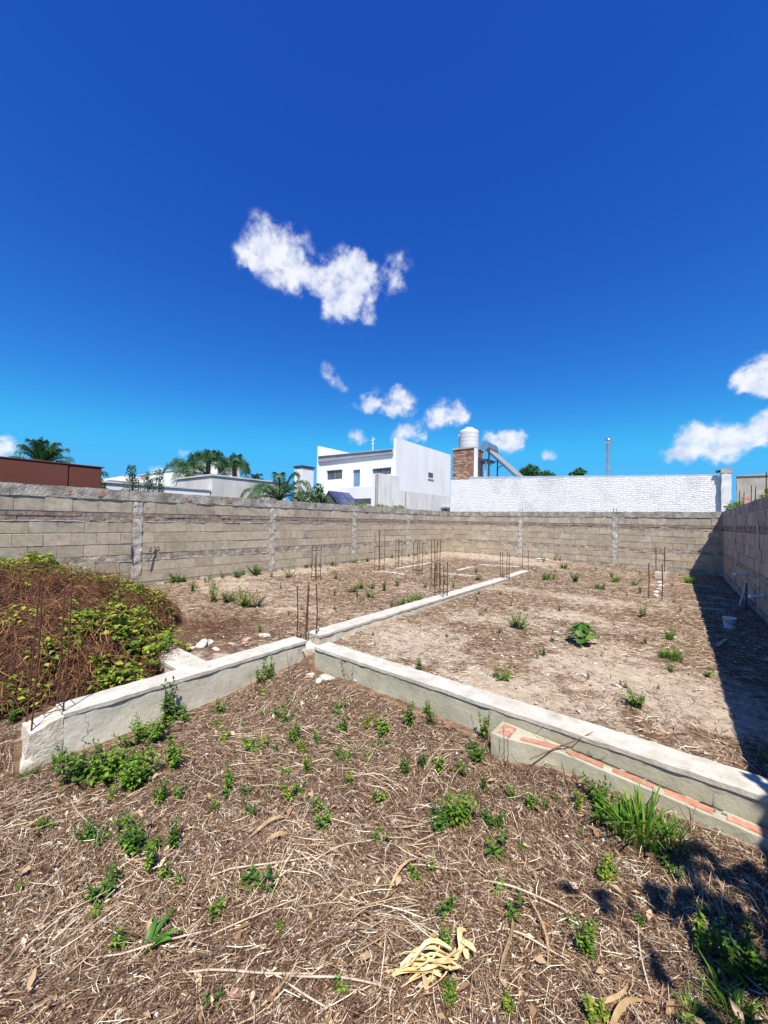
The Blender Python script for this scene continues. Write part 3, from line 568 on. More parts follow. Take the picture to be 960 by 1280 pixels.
# ------------------------------------------------------------------ rebar starter bars
def cage(label, x, y, zb, zt, s, n=4, stir=(.06, .2), lean=(0, 0), seed=0, r=.0075):
    R = random.Random(seed + int(x * 100)); root = empty('rebar_cage', (x, y, zb)); tag(root, label, 'rebar', 'rusty starter bars')
    cs = [(-s, -s), (s, -s), (s, s), (-s, s)][:n] if n != 2 else [(-s, 0), (s, 0)]
    H = zt - zb
    for (cx, cy) in cs:
        h = H * R.uniform(.93, 1.02); b = MB(); k = R.uniform(-.02, .02); k2 = R.uniform(-.02, .02)
        b.tube([(cx, cy, -.12), (cx + lean[0] * h * .5 + k, cy + lean[1] * h * .5, h * .5), (cx + lean[0] * h + k * .5, cy + lean[1] * h + k2, h)], r, 6); b.build('bar', MT['rust'], root)
    if n == 4:
        for sz in stir:
            b = MB(); q = s + .01; b.tube([(-q, -q, sz), (q, -q, sz + .01), (q, q, sz), (-q, q, sz - .01), (-q, -q, sz)], r * .6, 5); b.build('stirrup', MT['rust'], root)
    return root
cage('rusty bars rising from the broken end of the short plastered beam', -3.27, .60, .26, 1.16, .075, lean=(-.02, .05), r=.005)
cage('rusty bars standing in the gap where the three beams meet', -3.42, 2.93, .18, .86, .075, stir=(.05,))
cage('thin rusty cage standing alone in the straw before the long wall', -6.85, 6.12, .17, 1.0, .075)
cage('tallest rusty cage at the end of a concrete strip near the long wall', -6.9, 8.6, .17, 1.34, .1, stir=(.1, .45))
cage('rusty cage with closely bunched bars on the strip to the far corner', -6.95, 9.62, .17, 1.08, .07, stir=(.12, .45, .5))
cage('rusty cage between the low beam and the strip, crooked at its foot', -5.56, 8.6, .17, 1.07, .09, stir=(.1, .12))
cage('short rusty cage rising from the middle of the long low beam', -3.46, 6.15, .2, .86, .085, stir=(.1, .25, .4))
cage('taller rusty cage just behind the long low beam', -4.2, 7.2, .17, 1.27, .07, stir=(.3, .4))
cage('rusty cage in the gap between the two low beams', -3.52, 9.55, .17, .86, .085, stir=(.08, .12))
cage('two rusty bars at the far end of the short low beam', -3.62, 11.48, .15, .84, .09, n=2)
cage('two rusty rods by the half-buried strip', -.4, 9.55, .06, .86, .11, n=2, r=.011)
cage('two rusty rods rising from a white block toward the far wall', -.45, 14.0, .05, 1.04, .11, n=2, r=.013)
FRONT=[(-2.77, 0.72, 0.21, 'b'), (-2.69, 0.82, 0.24, 'b'), (-2.48, 0.88, 0.2, 'b'), (-2.92, 1.09, 0.21, 'b'), (-2.51, 1.08, 0.2, 's'), (-2.24, 0.93, 0.13, 's'), (-2.46, 0.75, 0.11, 's'), (-2.25, 0.9, 0.11, 's'), (-2.21, 0.59, 0.11, 'b'), (-2.05, 0.7, 0.15, 'b'), (-1.86, 0.72, 0.14, 's'), (-1.9, 0.83, 0.14, 's'), (-1.85, 0.54, 0.12, 'b'), (-2.48, 0.46, 0.08, 's'), (-2.16, 0.34, 0.05, 's'), (-3.24, 1.28, 0.3, 's'), (-3.05, 1.29, 0.21, 's'), (-3.09, 2.08, 0.25, 's'), (-3.1, 2.18, 0.21, 's'), (-2.87, 1.6, 0.14, 's'), (-2.28, 1.52, 0.11, 'b'), (-2.52, 1.44, 0.11, 's'), (-2.06, 1.2, 0.13, 's'), (-2.97, 1.36, 0.15, 's'), (-3.07, 0.63, 0.09, 'b'), (-3.17, 0.51, 0.08, 'b'), (-2.14, 1.73, 0.18, 's'), (-2.01, 1.71, 0.12, 's'), (-1.82, 1.58, 0.12, 's'), (-1.72, 1.38, 0.12, 's'), (-2.11, 1.57, 0.09, 's'), (-2.0, 1.83, 0.11, 's'), (-1.94, 2.02, 0.15, 's'), (-1.7, 2.19, 0.17, 's'), (-1.81, 2.16, 0.14, 's'), (-1.58, 2.35, 0.2, 's'), (-1.45, 2.45, 0.15, 's'), (-1.72, 1.82, 0.1, 'b'), (-1.32, 1.93, 0.13, 's'), (-1.25, 2.04, 0.12, 's'), (-1.16, 2.08, 0.12, 's'), (-1.55, 2.59, 0.11, 's'), (-1.01, 2.31, 0.13, 'b'), (-1.07, 2.57, 0.2, 's'), (-0.9, 1.81, 0.17, 'b'), (-0.95, 1.73, 0.12, 'b'), (-0.77, 1.91, 0.1, 'b'), (-0.88, 2.1, 0.1, 's'), (-0.63, 2.14, 0.11, 's'), (-0.6, 1.88, 0.06, 's'), (-0.73, 2.14, 0.09, 's'), (-1.17, 1.51, 0.06, 's'), (-1.19, 0.93, 0.06, 's'), (-0.68, 1.28, 0.1, 's'), (-0.59, 1.15, 0.07, 's'), (-0.78, 1.16, 0.04, 's'), (-0.26, 1.61, 0.14, 's'), (-0.25, 1.95, 0.13, 's'), (-0.21, 1.41, 0.11, 's'), (0.06, 1.87, 0.16, 's'), (0.2, 2.04, 0.08, 's'), (0.22, 1.86, 0.19, 'b'), (0.14, 1.7, 0.13, 'g'), (0.03, 1.61, 0.08, 'g'), (-0.44, 1.25, 0.08, 's'), (-0.13, 2.27, 0.28, 'g'), (-0.23, 2.26, 0.2, 'g'), (-0.35, 2.32, 0.14, 'b'), (-0.43, 2.28, 0.1, 's'), (-0.03, 2.3, 0.15, 'g'), (-0.22, 1.99, 0.07, 's'), (-3.65, 0.51, 0.12, 's'), (-2.47, 0.49, 0.06, 's'), (-1.47, 0.93, 0.05, 's'), (-0.43, 1.27, 0.05, 's')]
INR=[(-0.94, 5.18, 0.26, 'r'), (-0.27, 3.7, 0.12, 'b'), (-1.76, 5.26, 0.22, 'b'), (-1.29, 3.46, 0.1, 'b'), (-1.84, 4.84, 0.09, 's'), (-1.24, 4.99, 0.1, 's'), (-1.18, 4.19, 0.07, 's'), (-0.03, 5.21, 0.12, 'g'), (-0.13, 5.25, 0.1, 'g'), (-2.74, 10.41, 0.19, 'g'), (-2.08, 10.65, 0.23, 'b'), (-2.6, 10.57, 0.17, 's'), (-3.0, 13.48, 0.18, 'g'), (-1.53, 12.63, 0.14, 'b'), (-1.49, 10.03, 0.19, 'b'), (-1.39, 10.15, 0.15, 's'), (-1.32, 11.64, 0.17, 'g'), (-0.47, 7.43, 0.21, 's'), (-0.1, 6.13, 0.12, 'g'), (-0.69, 10.13, 0.16, 's'), (-4.04, 14.98, 0.24, 's'), (-2.16, 14.07, 0.13, 's'), (-0.89, 11.29, 0.16, 'b'), (-0.12, 20.49, 0.21, 's'), (0.01, 8.4, 0.11, 's'), (0.21, 13.29, 0.2, 'g'), (-1.97, 3.11, 0.14, 's'), (-2.33, 4.3, 0.07, 's'), (-1.57, 6.78, 0.12, 's'), (-2.44, 5.57, 0.1, 's'), (-0.67, 3.99, 0.06, 's'), (-0.06, 4.73, 0.06, 's')]
INL=[(-5.64, 3.45, 0.24, 'b'), (-6.11, 3.5, 0.19, 'b'), (-5.38, 3.54, 0.17, 'b'), (-6.31, 3.31, 0.28, 's'), (-7.4, 3.46, 0.19, 's'), (-8.63, 3.82, 0.14, 's'), (-8.36, 5.48, 0.24, 'b'), (-8.46, 5.0, 0.21, 'b'), (-8.45, 4.65, 0.17, 's'), (-8.87, 5.35, 0.18, 's'), (-8.3, 4.15, 0.12, 's'), (-7.26, 3.83, 0.14, 's'), (-7.57, 5.91, 0.2, 'b'), (-7.87, 5.6, 0.16, 's'), (-6.6, 6.54, 0.2, 's'), (-5.2, 5.62, 0.15, 'b'), (-5.3, 6.02, 0.15, 'b'), (-5.14, 6.17, 0.14, 'b'), (-4.84, 6.21, 0.17, 's'), (-4.92, 6.8, 0.16, 's'), (-4.81, 5.33, 0.14, 's'), (-4.54, 5.39, 0.13, 'b'), (-3.64, 5.18, 0.16, 'b'), (-3.65, 5.41, 0.15, 'b'), (-3.73, 5.78, 0.14, 'b'), (-3.77, 5.06, 0.12, 's'), (-4.37, 7.07, 0.16, 's'), (-3.93, 7.5, 0.14, 's'), (-4.32, 7.85, 0.13, 's'), (-4.63, 10.25, 0.14, 'b'), (-4.02, 9.0, 0.12, 'b'), (-3.52, 7.03, 0.1, 's'), (-5.16, 5.09, 0.11, 's'), (-9.13, 8.49, 0.16, 's'), (-6.57, 4.89, 0.1, 's'), (-4.21, 2.84, 0.1, 's'), (-6.29, 4.0, 0.07, 's'), (-4.38, 4.33, 0.1, 's'), (-8.34, 7.29, 0.14, 's')]
STONES=[(-4.19, 1.66, 0.1), (-4.21, 2.1, 0.12), (-4.23, 2.19, 0.09), (-3.97, 2.14, 0.07), (-4.21, 1.99, 0.07), (-3.97, 2.74, 0.12), (-3.98, 2.34, 0.08), (-2.64, 2.52, 0.12), (-2.51, 2.68, 0.09), (-2.65, 2.43, 0.07), (-2.79, 2.45, 0.07), (-2.36, 2.65, 0.07), (-1.27, 3.09, 0.07), (-0.43, 4.02, 0.05), (-0.72, 4.07, 0.06), (-0.69, 4.51, 0.05), (-1.53, 1.47, 0.05), (-1.37, 1.52, 0.04), (-1.4, 0.7, 0.04), (-1.74, 0.31, 0.03), (-1.76, 0.53, 0.02), (-0.79, 1.41, 0.03), (-0.53, 2.35, 0.04), (-1.27, 1.03, 0.03), (-1.02, 1.1, 0.03), (-3.0, 0.44, 0.03), (-1.72, 0.57, 0.03), (-0.99, 3.84, 0.04), (-1.11, 3.4, 0.04), (-0.95, 4.13, 0.03)]
# ------------------------------------------------------------------ weeds
def leaf_geo(base, dirv, L, W, up, fold=.25, droop=.2):
    d = dirv.normalized(); s = d.cross(up)
    if s.length < 1e-3: s = Vector((1, 0, 0))
    s.normalize(); n = s.cross(d)
    m = base + d * L * .5 - n * 0
    return [base, m + s * W * .5 + n * fold * W, base + d * L - n * droop * L, m - s * W * .5 + n * fold * W, m], [(0, 1, 4), (1, 2, 4), (2, 3, 4), (3, 0, 4)]
def round_leaf(base, dirv, L, W, up):
    d = dirv.normalized(); s = d.cross(up); s.normalize(); n = s.cross(d); vs = [base + d * L * .48 - n * .05 * L]
    for k in range(9):
        an = 2 * math.pi * k / 9; rr = 1 + .08 * math.sin(3 * an)
        vs.append(base + d * L * (.5 + .5 * rr * math.cos(an)) + s * W * .5 * rr * math.sin(an) + n * .1 * L * abs(math.sin(an)))
    return vs, [(0, 1 + k, 1 + (k + 1) % 9) for k in range(9)]
UP = Vector((0, 0, 1))
def weed_meshes(kind, seed):
    R = random.Random(seed); lf = MB(); st = MB()
    if kind == 'g':                                                 # grass tuft, unit height
        for i in range(70):
            an = R.uniform(0, 6.283); r_ = R.random() ** .5 * .35; b0 = Vector((math.cos(an) * r_, math.sin(an) * r_, -.02)); out = Vector((math.cos(an), math.sin(an), 0)) * R.uniform(.1, .75)
            h = R.uniform(.5, 1.05); w = R.uniform(.018, .034); sd = Vector((-math.sin(an), math.cos(an), 0)) * w
            pts = []; 
            for t in (0, .35, .7, 1): pts.append(b0 + out * t ** 2 * h + Vector((0, 0, h * (t - .32 * t ** 3 * out.length))))
            vs = [];
            for t, q in zip((1, .95, .65, .08), pts): vs += [q - sd * t, q + sd * t]
            lf.add(vs, [(0, 1, 3, 2), (2, 3, 5, 4), (4, 5, 7, 6)])
        return lf.mesh('foliage'), None
    if kind == 'r':                                                 # broad round leaves on stalks
        for i in range(24):
            an = i * 2.4 + R.uniform(-.3, .3); h = .2 + .7 * (1 - (i / 24) ** 1.5) * R.uniform(.8, 1); r_ = .1 + .36 * (i / 24) ** .7
            q = Vector((math.cos(an) * r_, math.sin(an) * r_, h)); st.tube([(0, 0, -.03), q * .5 + Vector((0, 0, .1)), q], .012, 4)
            dv = Vector((math.cos(an), math.sin(an), R.uniform(-1.2, -.1))); vs, fs = round_leaf(q - dv * .1, dv, R.uniform(.24, .36), R.uniform(.24, .36), UP); lf.add(vs, fs, True)
        return lf.mesh('foliage'), st.mesh('stems')
    if kind == 'w':                                                 # few long blades
        for i in range(5):
            an = R.uniform(-.9, .9) + .6; out = Vector((math.cos(an), math.sin(an), 0)) * R.uniform(.5, 1.1); w = R.uniform(.06, .10); sd = Vector((-math.sin(an), math.cos(an), 0)) * w
            vs = []
            for t, ww in ((0, .3), (.3, 1), (.6, .9), (.85, .5), (1, .05)):
                q = out * t + Vector((0, 0, t * .9 - .5 * t * t)); vs += [q - sd * ww + Vector((0, 0, .04 * ww)), q, q + sd * ww + Vector((0, 0, .04 * ww))]
            lf.add(vs, [(3 * k + j, 3 * k + j + 1, 3 * k + j + 4, 3 * k + j + 3) for k in range(4) for j in range(2)], True)
        return lf.mesh('foliage'), None
    nst, spread, nl, ls = dict(s=(5, .26, 10, .155), b=(14, .75, 9, .165), t=(3, .42, 5, .30))[kind]
    for i in range(nst):
        an = R.uniform(0, 6.283); sp = spread * R.random() ** .6; h = R.uniform(.35, 1.0) * (1 - .3 * sp)
        tip = Vector((math.cos(an) * sp, math.sin(an) * sp, h)); b0 = Vector((math.cos(an) * sp * .2, math.sin(an) * sp * .2, -.03)); mid = b0.lerp(tip, .5) + Vector((R.uniform(-.03, .03), R.uniform(-.03, .03), .04))
        st.tube([b0, mid, tip], [.014, .011, .006], 4, False)
        for k in range(nl):
            t = .18 + .82 * (k + R.random() * .6) / nl; q = b0.lerp(mid, t * 2) if t < .5 else mid.lerp(tip, t * 2 - 1)
            for sd in range(2):
                la = k * 1.9 + sd * 3.14 + R.uniform(-.5, .5); dv = Vector((math.cos(la), math.sin(la), R.uniform(-.1, .8)))
                l = ls * R.uniform(.6, 1.25) * (1.1 - .35 * t); vs, fs = leaf_geo(q, dv, l, l * R.uniform(.42, .62), UP, .2, R.uniform(0, .3)); lf.add(vs, fs)
        vs, fs = leaf_geo(tip, Vector((R.uniform(-.4, .4), R.uniform(-.4, .4), 1)), ls * .8, ls * .35, Vector((1, 0, 0))); lf.add(vs, fs)
    return lf.mesh('foliage'), st.mesh('stems')
MT['leaf_mid'] = mat('weed_leaf_deep', [(0, (.03, .085, .01)), (.5, (.06, .145, .014)), (1, (.13, .24, .03))], isl='only', rough=.5, trans=.25)
WM = {}
for kd, nv in (('s', 7), ('b', 6), ('g', 4), ('r', 2), ('w', 1), ('t', 3)):
    for v in range(nv):
        a_, b_ = weed_meshes(kd, 100 * ord(kd) + v); a_.materials.append(MT['grass'] if kd == 'g' else MT['leaf_dark'] if kd in 'rw' else MT['leaf_mid'] if v % 3 == 1 else MT['leaf_yellow'] if v % 6 == 5 else MT['leaf'])
        if b_: b_.materials.append(MT['stem'])
        WM.setdefault(kd, []).append((a_, b_))
def weed(kd, x, y, h, label, group, z=None, cat='weed', name=None, rz=None):
    a_, b_ = WM[kd][rnd.randrange(len(WM[kd]))]
    root = empty(name or {'s': 'weed', 'b': 'bushy_weed', 'g': 'grass_tuft', 'r': 'broad_leaf_weed', 'w': 'blade_weed', 't': 'weed'}[kd], (x, y, g(x, y) if z is None else z), rnd.uniform(0, 6.28) if rz is None else rz, h * 1.0)
    w = rnd.uniform(.95, 1.25); root.scale = (h * w, h * w, h)
    for nm, me in (('foliage', a_), ('stems', b_)):
        if me:
            o = bpy.data.objects.new(nm, me); COL.objects.link(o); o.parent = root
    tag(root, label, cat, group); return root
LAB = {('F', 's'): ('slim leafy weed sprouting from the thick straw of the front patch', 'slim weeds in the front straw'),
       ('F', 'b'): ('bushy leafy weed clump growing in the thick straw of the front patch', 'bushy weeds in the front straw'),
       ('F', 'g'): ('bright grass tuft growing by the brick ledge beam', 'grass tufts by the brick ledge'),
       ('R', 's'): ('tiny sprout on the bare plot between the low beam and the shaded wall', 'sprouts on the plot by the shaded wall'),
       ('R', 'b'): ('small leafy clump on the bare plot between the low beam and the shaded wall', 'leafy clumps on the plot by the shaded wall'),
       ('R', 'g'): ('sparse yellowish grass tuft on the bare plot toward the shaded wall', 'grass tufts toward the shaded wall'),
       ('L', 's'): ('tiny sprout on the plot between the long wall and the low beam', 'sprouts on the plot by the long wall'),
       ('L', 'b'): ('small leafy clump on the plot between the long wall and the low beam', 'leafy clumps on the plot by the long wall')}
def spot(x, y):                                                     # which landmark of the front patch a small thing stands by
    if y < 1.15 and x < -2.4: return 'by the broken end of the short beam'
    if x < -2.6: return 'along the foot of the short plastered beam'
    if y > 2.1 and x < -1.3: return 'before the plain part of the cross beam'
    if y > 2.0: return 'close to the brick ledge'
    if x > -.4: return 'around the leafy shadow'
    if x > -1.05: return 'around the maize husk'
    if x < -1.75: return 'out from the short plastered beam'
    return 'in the open middle of the front straw'
for (x, y, h, kd) in FRONT:
    x = max(x, -3.06) if y > .5 and x > -3.5 else x
    y = min(y, 2.34 if x > -1.05 else 2.56)
    if kd == 'g': weed(kd, x, y, h * .85, ('large ' if h > .18 else 'small ') + 'bright grass tuft ' + spot(x, y), LAB['F', kd][1])
    else: weed(kd, x, y, h * 1.12, ('tall ' if h > .14 else 'low ') + ('slim leafy weed ' if kd == 's' else 'bushy leafy weed clump ') + spot(x, y), LAB['F', kd][1])
weed('w', -1.52, .58, .13, 'single weed with long broad green blades amid the front straw', None, cat='weed', rz=.9)
for (x, y, h, kd) in INR:
    if y > 16: continue
    if kd == 'r': weed(kd, x, y, h * 1.1, 'lone broad round-leaved plant standing on the bare plot', None); continue
    weed(kd, x, y, h * 1.25, *LAB['R', kd])
for (x, y, h, kd) in INL: weed(kd, max(x, -8.72), y, h * 1.35, *LAB['L', kd])
for i in range(80):                                                 # smaller ones the straw half hides
    x, y = rnd.uniform(-2.9, .2), rnd.uniform(.5, 2.3)
    if x < .35 + .14 * y and math.hypot(x, y) > 1.0: weed('t', x, y, rnd.uniform(.05, .12), 'tiny sprig half hidden in straw ' + spot(x, y), 'tiny sprigs in the front straw')
for i in range(120):
    x, y = rnd.uniform(-8.4, .6), rnd.uniform(3.3, 15.5)
    if bool(in_beam(np.array([x]), np.array([y]))[0]): continue
    weed(rnd.choice('sst'), x, y, rnd.uniform(.05, .13), *(LAB['R', 's'] if x > -3.5 else LAB['L', 's']))
for i in range(36):
    y = 3.5 + 12 * rnd.random() ** 1.7
    weed(rnd.choice('ssb'), -8.74 + rnd.uniform(0, .12), y, rnd.uniform(.1, .27), 'weed growing along the foot of the long block wall', 'weeds along the foot of the long wall')
for i in range(12):
    x = rnd.uniform(-4.5, 0); weed('s', x, 16.1, rnd.uniform(.06, .14), 'weed at the foot of the wall below the whitewashed brick', 'weeds along the foot of the far wall')

# dead upright twigs along the front beam
for i, (x, y, h) in enumerate([(-1.0, 2.46, .26), (-.85, 2.34, .25), (-.72, 2.33, .17), (-.5, 2.36, .18), (-.12, 2.42, .16), (.05, 2.42, .15), (-2.95, 1.95, .2), (-2.9, 2.3, .24), (-2.8, 2.46, .2)]):
    b = MB(); z = g(x, y)
    for k in range(3):
        q = [(x, y, z)]; dx, dy = rnd.uniform(-.5, .5), rnd.uniform(-.2, .2)
        for t in (.4, .75, 1): q.append((x + dx * h * t + rnd.uniform(-.01, .01), y + dy * h * t, z + h * t * rnd.uniform(.85, 1.05) - .25 * h * t * t * abs(dx)))
        b.tube(q, [.003, .0025, .002, .0015], 4, False)
    tag(b.build('dead_twig', MT['straw_dark']), 'dead dark twig standing against the front faces of the beams', 'twig', 'dead twigs along the beams')
b = MB(); b.tube([(-.72, 2.40, .16), (-.60, 2.52, .22), (-.5, 2.60, .27), (-.42, 2.66, .325)], [.003, .004, .003, .002], 5); b.tube([(-.58, 2.54, .235), (-.52, 2.52, .26), (-.47, 2.50, .25)], .0025, 4)
tag(b.build('fallen_twig', MT['straw_dark']), 'fallen dark twig leaning across the brick ledge beam', 'twig')

# ------------------------------------------------------------------ rubble
def stone_mesh(seed):
    b = MB(); R = random.Random(seed)
    import bmesh
    bm = bmesh.new(); bmesh.ops.create_icosphere(bm, subdivisions=2, radius=.5)
    for v in bm.verts:
        d = mnoise.noise(v.co * 2.2 + Vector((seed, seed * 2, 0))) * .42 + mnoise.noise(v.co * 6 + Vector((seed, 0, 0))) * .12
        v.co *= 1 + d; v.co.z *= .62; v.co.z = max(v.co.z, -.2)
    me = bpy.data.meshes.new('stone'); bm.to_mesh(me); bm.free(); return me
SM = [stone_mesh(k + .3) for k in range(6)]
for m_ in SM: m_.materials.append(None)
def stone(x, y, s, label, group, m='lime', z=None, name='stone'):
    o = bpy.data.objects.new(name, SM[rnd.randrange(6)]); COL.objects.link(o)
    o.material_slots[0].link = 'OBJECT'; o.material_slots[0].material = MT[m]
    o.location = (x, y, (g(x, y) if z is None else z) + s * .12); o.rotation_euler = (rnd.uniform(-.3, .3), rnd.uniform(-.3, .3), rnd.uniform(0, 6.28)); o.scale = (s * rnd.uniform(1.0, 1.35), s, s * rnd.uniform(.7, 1.0))
    tag(o, label, 'stone', group)
for (x, y, s) in STONES:
    if x < -3.4: lab = ('white lime lump on the soil behind the short plastered beam', 'lime lumps behind the short beam')
    elif y > 2.3 and x < -2.2: lab = ('pale rubble lump lying in the inner corner of the beams', 'rubble in the beam corner')
    elif y < 2.7: lab = ('small pale stone lying in the front straw', 'small stones in the front straw')
    else: lab = ('small white stone on the plot beyond the brick ledge beam', 'small stones on the plot')
    stone(x, y, max(s, .035) * (1.1 if x < -2.2 else .8), *lab)
stone(-4.0, 2.52, .10, 'reddish brick lump on the soil behind the short plastered beam', None, 'stone_red', name='brick_lump')
stone(-4.35, 2.02, .07, 'reddish brick crumbs on the soil beside the white lime lumps', 'brick crumbs', 'stone_red', name='brick_lump')
stone(-3.9, 2.42, .05, 'reddish brick crumbs on the soil beside the white lime lumps', 'brick crumbs', 'stone_red', name='brick_lump')
stone(-1.15, .72, .045, 'reddish brick chip lying in the front straw', 'red chips in the front straw', 'stone_red', name='brick_lump')
stone(-1.42, .98, .04, 'reddish brick chip lying in the front straw', 'red chips in the front straw', 'stone_red', name='brick_lump')
for (y, s) in ((10.0, .13), (10.7, .15), (11.2, .12), (12.0, .16), (12.8, .14)):
    stone(-.42 + rnd.uniform(-.06, .06), y, s * .9, 'white rubble piece in the row between the paired rods', 'white rubble row')
b = MB(); b.rough(-.58, -.30, 13.88, 14.16, -.1, .24, .05, .012, 8, 2.2); tag(b.build('concrete_pier', MT['cap']), 'white concrete block holding two rusty rods', 'block')
b = MB(); b.rough(-.62, -.2, 9.42, 9.66, -.1, .10, .05, .014, 8, 2.9); tag(b.build('concrete_pier', MT['cap']), 'low crumbled white block at the foot of two rusty rods', 'block')
for i in range(26):
    x, y = rnd.uniform(-7.5, .4), rnd.uniform(3.0, 13)
    if bool(in_beam(np.array([x]), np.array([y]))[0]): continue
    stone(x, y, rnd.uniform(.025, .055), 'small white stone on the plot beyond the brick ledge beam', 'small stones on the plot')

# ------------------------------------------------------------------ dry stalks, leaf blades and husk in the front straw
def dpath(x, y, ang, L, n, wob, z0=.02, arch=.03, seed=0):
    R = random.Random(seed); q = []; ph = R.uniform(0, 6)
    for i in range(n + 1):
        t = i / n; s = (t - .5) * L; o = wob * math.sin(t * 4 + ph) * L
        px, py = x + math.cos(ang) * s - math.sin(ang) * o, y + math.sin(ang) * s + math.cos(ang) * o
        q.append(Vector((px, py, g(px, py) + z0 + arch * math.sin(math.pi * t) * L)))
    return q
STK = [(-.50, 1.66, .25, .42, .009), (-.43, 1.50, .3, .3, .006), (-1.25, 1.30, 1.1, .4, .006), (-1.45, 1.05, .95, .55, .007), (-1.3, .92, 1.2, .5, .005), (-.2, 1.2, .2, .3, .007), (-.9, .95, .5, .45, .007), (-1.0, .85, .3, .35, .006), (-1.15, .78, .75, .5, .007), (-.88, .72, .55, .35, .006), (-1.5, .62, .9, .4, .006), (-2.4, .62, .1, .5, .006), (-2.2, 1.15, .15, .3, .005), (-1.75, 1.62, .05, .35, .004), (-.9, 1.5, .7, .28, .005), (-.1, 1.7, 1.8, .3, .006), (-.35, 1.02, 2.3, .4, .006), (-.68, .92, 1.4, .4, .006), (-.05, 1.45, 2.6, .3, .006), (-1.35, 2.3, .0, .35, .004)]
for i, (x, y, an, L, r) in enumerate(STK):
    b = MB(); r *= .5; L *= .85; b.tube(dpath(x, y, an, L, 6, .035, .02 + r, .03, i), [r * .8, r, r * 1.05, r, r, r * .85, r * .6], 6)
    tag(b.build('dry_stalk', MT['stalk']), ('long ' if L > .38 else 'short ') + 'dry bent plant stalk ' + spot(x, y), 'stalk', 'dry stalks on the front straw')
def blade(x, y, ang, L, W, m, seed, arch=.1, pw=.7, wob=.1):
    b = MB(); R = random.Random(seed); P = dpath(x, y, ang, L, 7, wob, .02, arch, seed); vs = []
    for i, q in enumerate(P):
        t = i / 7; w = W * math.sin(math.pi * (.08 + .88 * t)) ** pw * .5; tw = .5 * math.sin(t * 3 + seed); s = Vector((-math.sin(ang) * math.cos(tw), math.cos(ang) * math.cos(tw), math.sin(tw)))
        vs += [q - s * w + Vector((0, 0, .3 * w)), q, q + s * w + Vector((0, 0, .3 * w))]
    b.add(vs, [(3 * i + j, 3 * i + j + 1, 3 * i + j + 4, 3 * i + j + 3) for i in range(7) for j in range(2)], True)
    return b
for i, (x, y, an, L, W) in enumerate([(-1.62, 1.18, 1.25, .20, .035), (-1.52, 1.17, 1.3, .13, .045), (-.93, 1.42, 1.35, .30, .028), (-.97, 1.22, 1.5, .24, .02), (-.50, 1.42, 1.95, .24, .022), (-.44, 1.58, 2.0, .26, .02), (-.14, 1.45, 1.0, .24, .035), (-.18, 1.5, 1.25, .2, .025), (-.40, 1.05, 2.2, .2, .035), (-1.05, .82, 1.6, .12, .03), (-1.35, 1.75, .1, .1, .015), (-2.55, .45, 1.9, .16, .015), (-1.1, 1.62, .8, .16, .014)]):
    tag(blade(x, y, an, L * 1.1, W * .5, 'dryleaf', i).build('dry_leaf_blade', MT['dryleaf']), ('long ' if L > .19 else 'short ') + 'curled brown dry leaf blade ' + spot(x, y), 'leaf', 'dry leaf blades on the front straw')
hk = empty('maize_husk', (-.68, 1.18, g(-.68, 1.18))); tag(hk, 'torn yellow maize husk lying in the front straw', 'husk')
for i in range(24):
    R = random.Random(i + 70); an = 1.05 + R.uniform(-.5, .5); off = R.uniform(-.035, .035); al = R.uniform(-.05, .04); L = R.uniform(.09, .21)
    cx_, cy_ = -.68 + math.cos(1.05) * al - math.sin(1.05) * off, 1.18 + math.sin(1.05) * al + math.cos(1.05) * off
    o = blade(cx_, cy_, an, L, R.uniform(.004, .017), 'husk', i + 40, R.uniform(.02, .14), .22, .12).build('husk_strip', MT['husk'], hk); o.location = -hk.location + Vector((0, 0, .0022 * i))
for i in range(5):
    R = random.Random(i + 170); o = blade(-.62 + R.uniform(-.02, .03), 1.30 + R.uniform(-.03, .03), R.uniform(-.2, 2.2), R.uniform(.05, .09), R.uniform(.014, .026), 'husk', i + 90, .25, .3, .15).build('husk_strip', MT['husk'], hk); o.location = -hk.location + Vector((0, 0, .01 + .008 * i))

# ------------------------------------------------------------------ heap of dying vines
def hz(x, y):
    d = ((x + 6.1) / 2.45) ** 2 + ((y - .75) / 1.75) ** 2
    d = d + .55 * sm((x + 5.6) / 1.2) * sm((y - 1.3) / .8)
    h = .80 * np.clip(1 - d, 0, 1) ** .62
    h = h * (.80 + .20 * nz(x, y, 2.1, .5)) + (.07 * nz(x, y, 5.3, 1.1) + .04 * nz(x, y, 11.7, 2.1)) * (h > .05)
    h = h + .26 * np.exp(-((x + 4.15) / .4) ** 2 - ((y - 1.25) / .38) ** 2)
    h = h + .22 * np.exp(-((x + 7.0) / .8) ** 2 - ((y - 1.0) / .5) ** 2)
    return np.maximum(h, 0)
heap = empty('vine_heap', (-6.1, .75, g(-6.1, .75))); tag(heap, 'sprawling heap of dead brown vines with yellow green leaves beside the broken beam end', 'vine')
ax_ = np.linspace(-8.7, -3.5, 90); ay_ = np.linspace(-1.1, 2.6, 66); HX, HY = np.meshgrid(ax_, ay_, indexing='ij'); HZ = gz(HX, HY) + hz(HX, HY) * .9 - .03
hi_ = np.arange(HX.size).reshape(HX.shape)
def heap_link(nm, V, F, m, sm_=False):
    V = np.asarray(V).reshape(-1, 3) - np.array(heap.location)[None]
    o = link(nm, np_mesh(nm, V, F, sm_), m, heap); return o
heap_link('vine_mass', np.stack([HX, HY, HZ], -1), np.stack([hi_[:-1, :-1], hi_[1:, :-1], hi_[1:, 1:], hi_[:-1, 1:]], -1).reshape(-1, 4), MT['vine_core'], True)
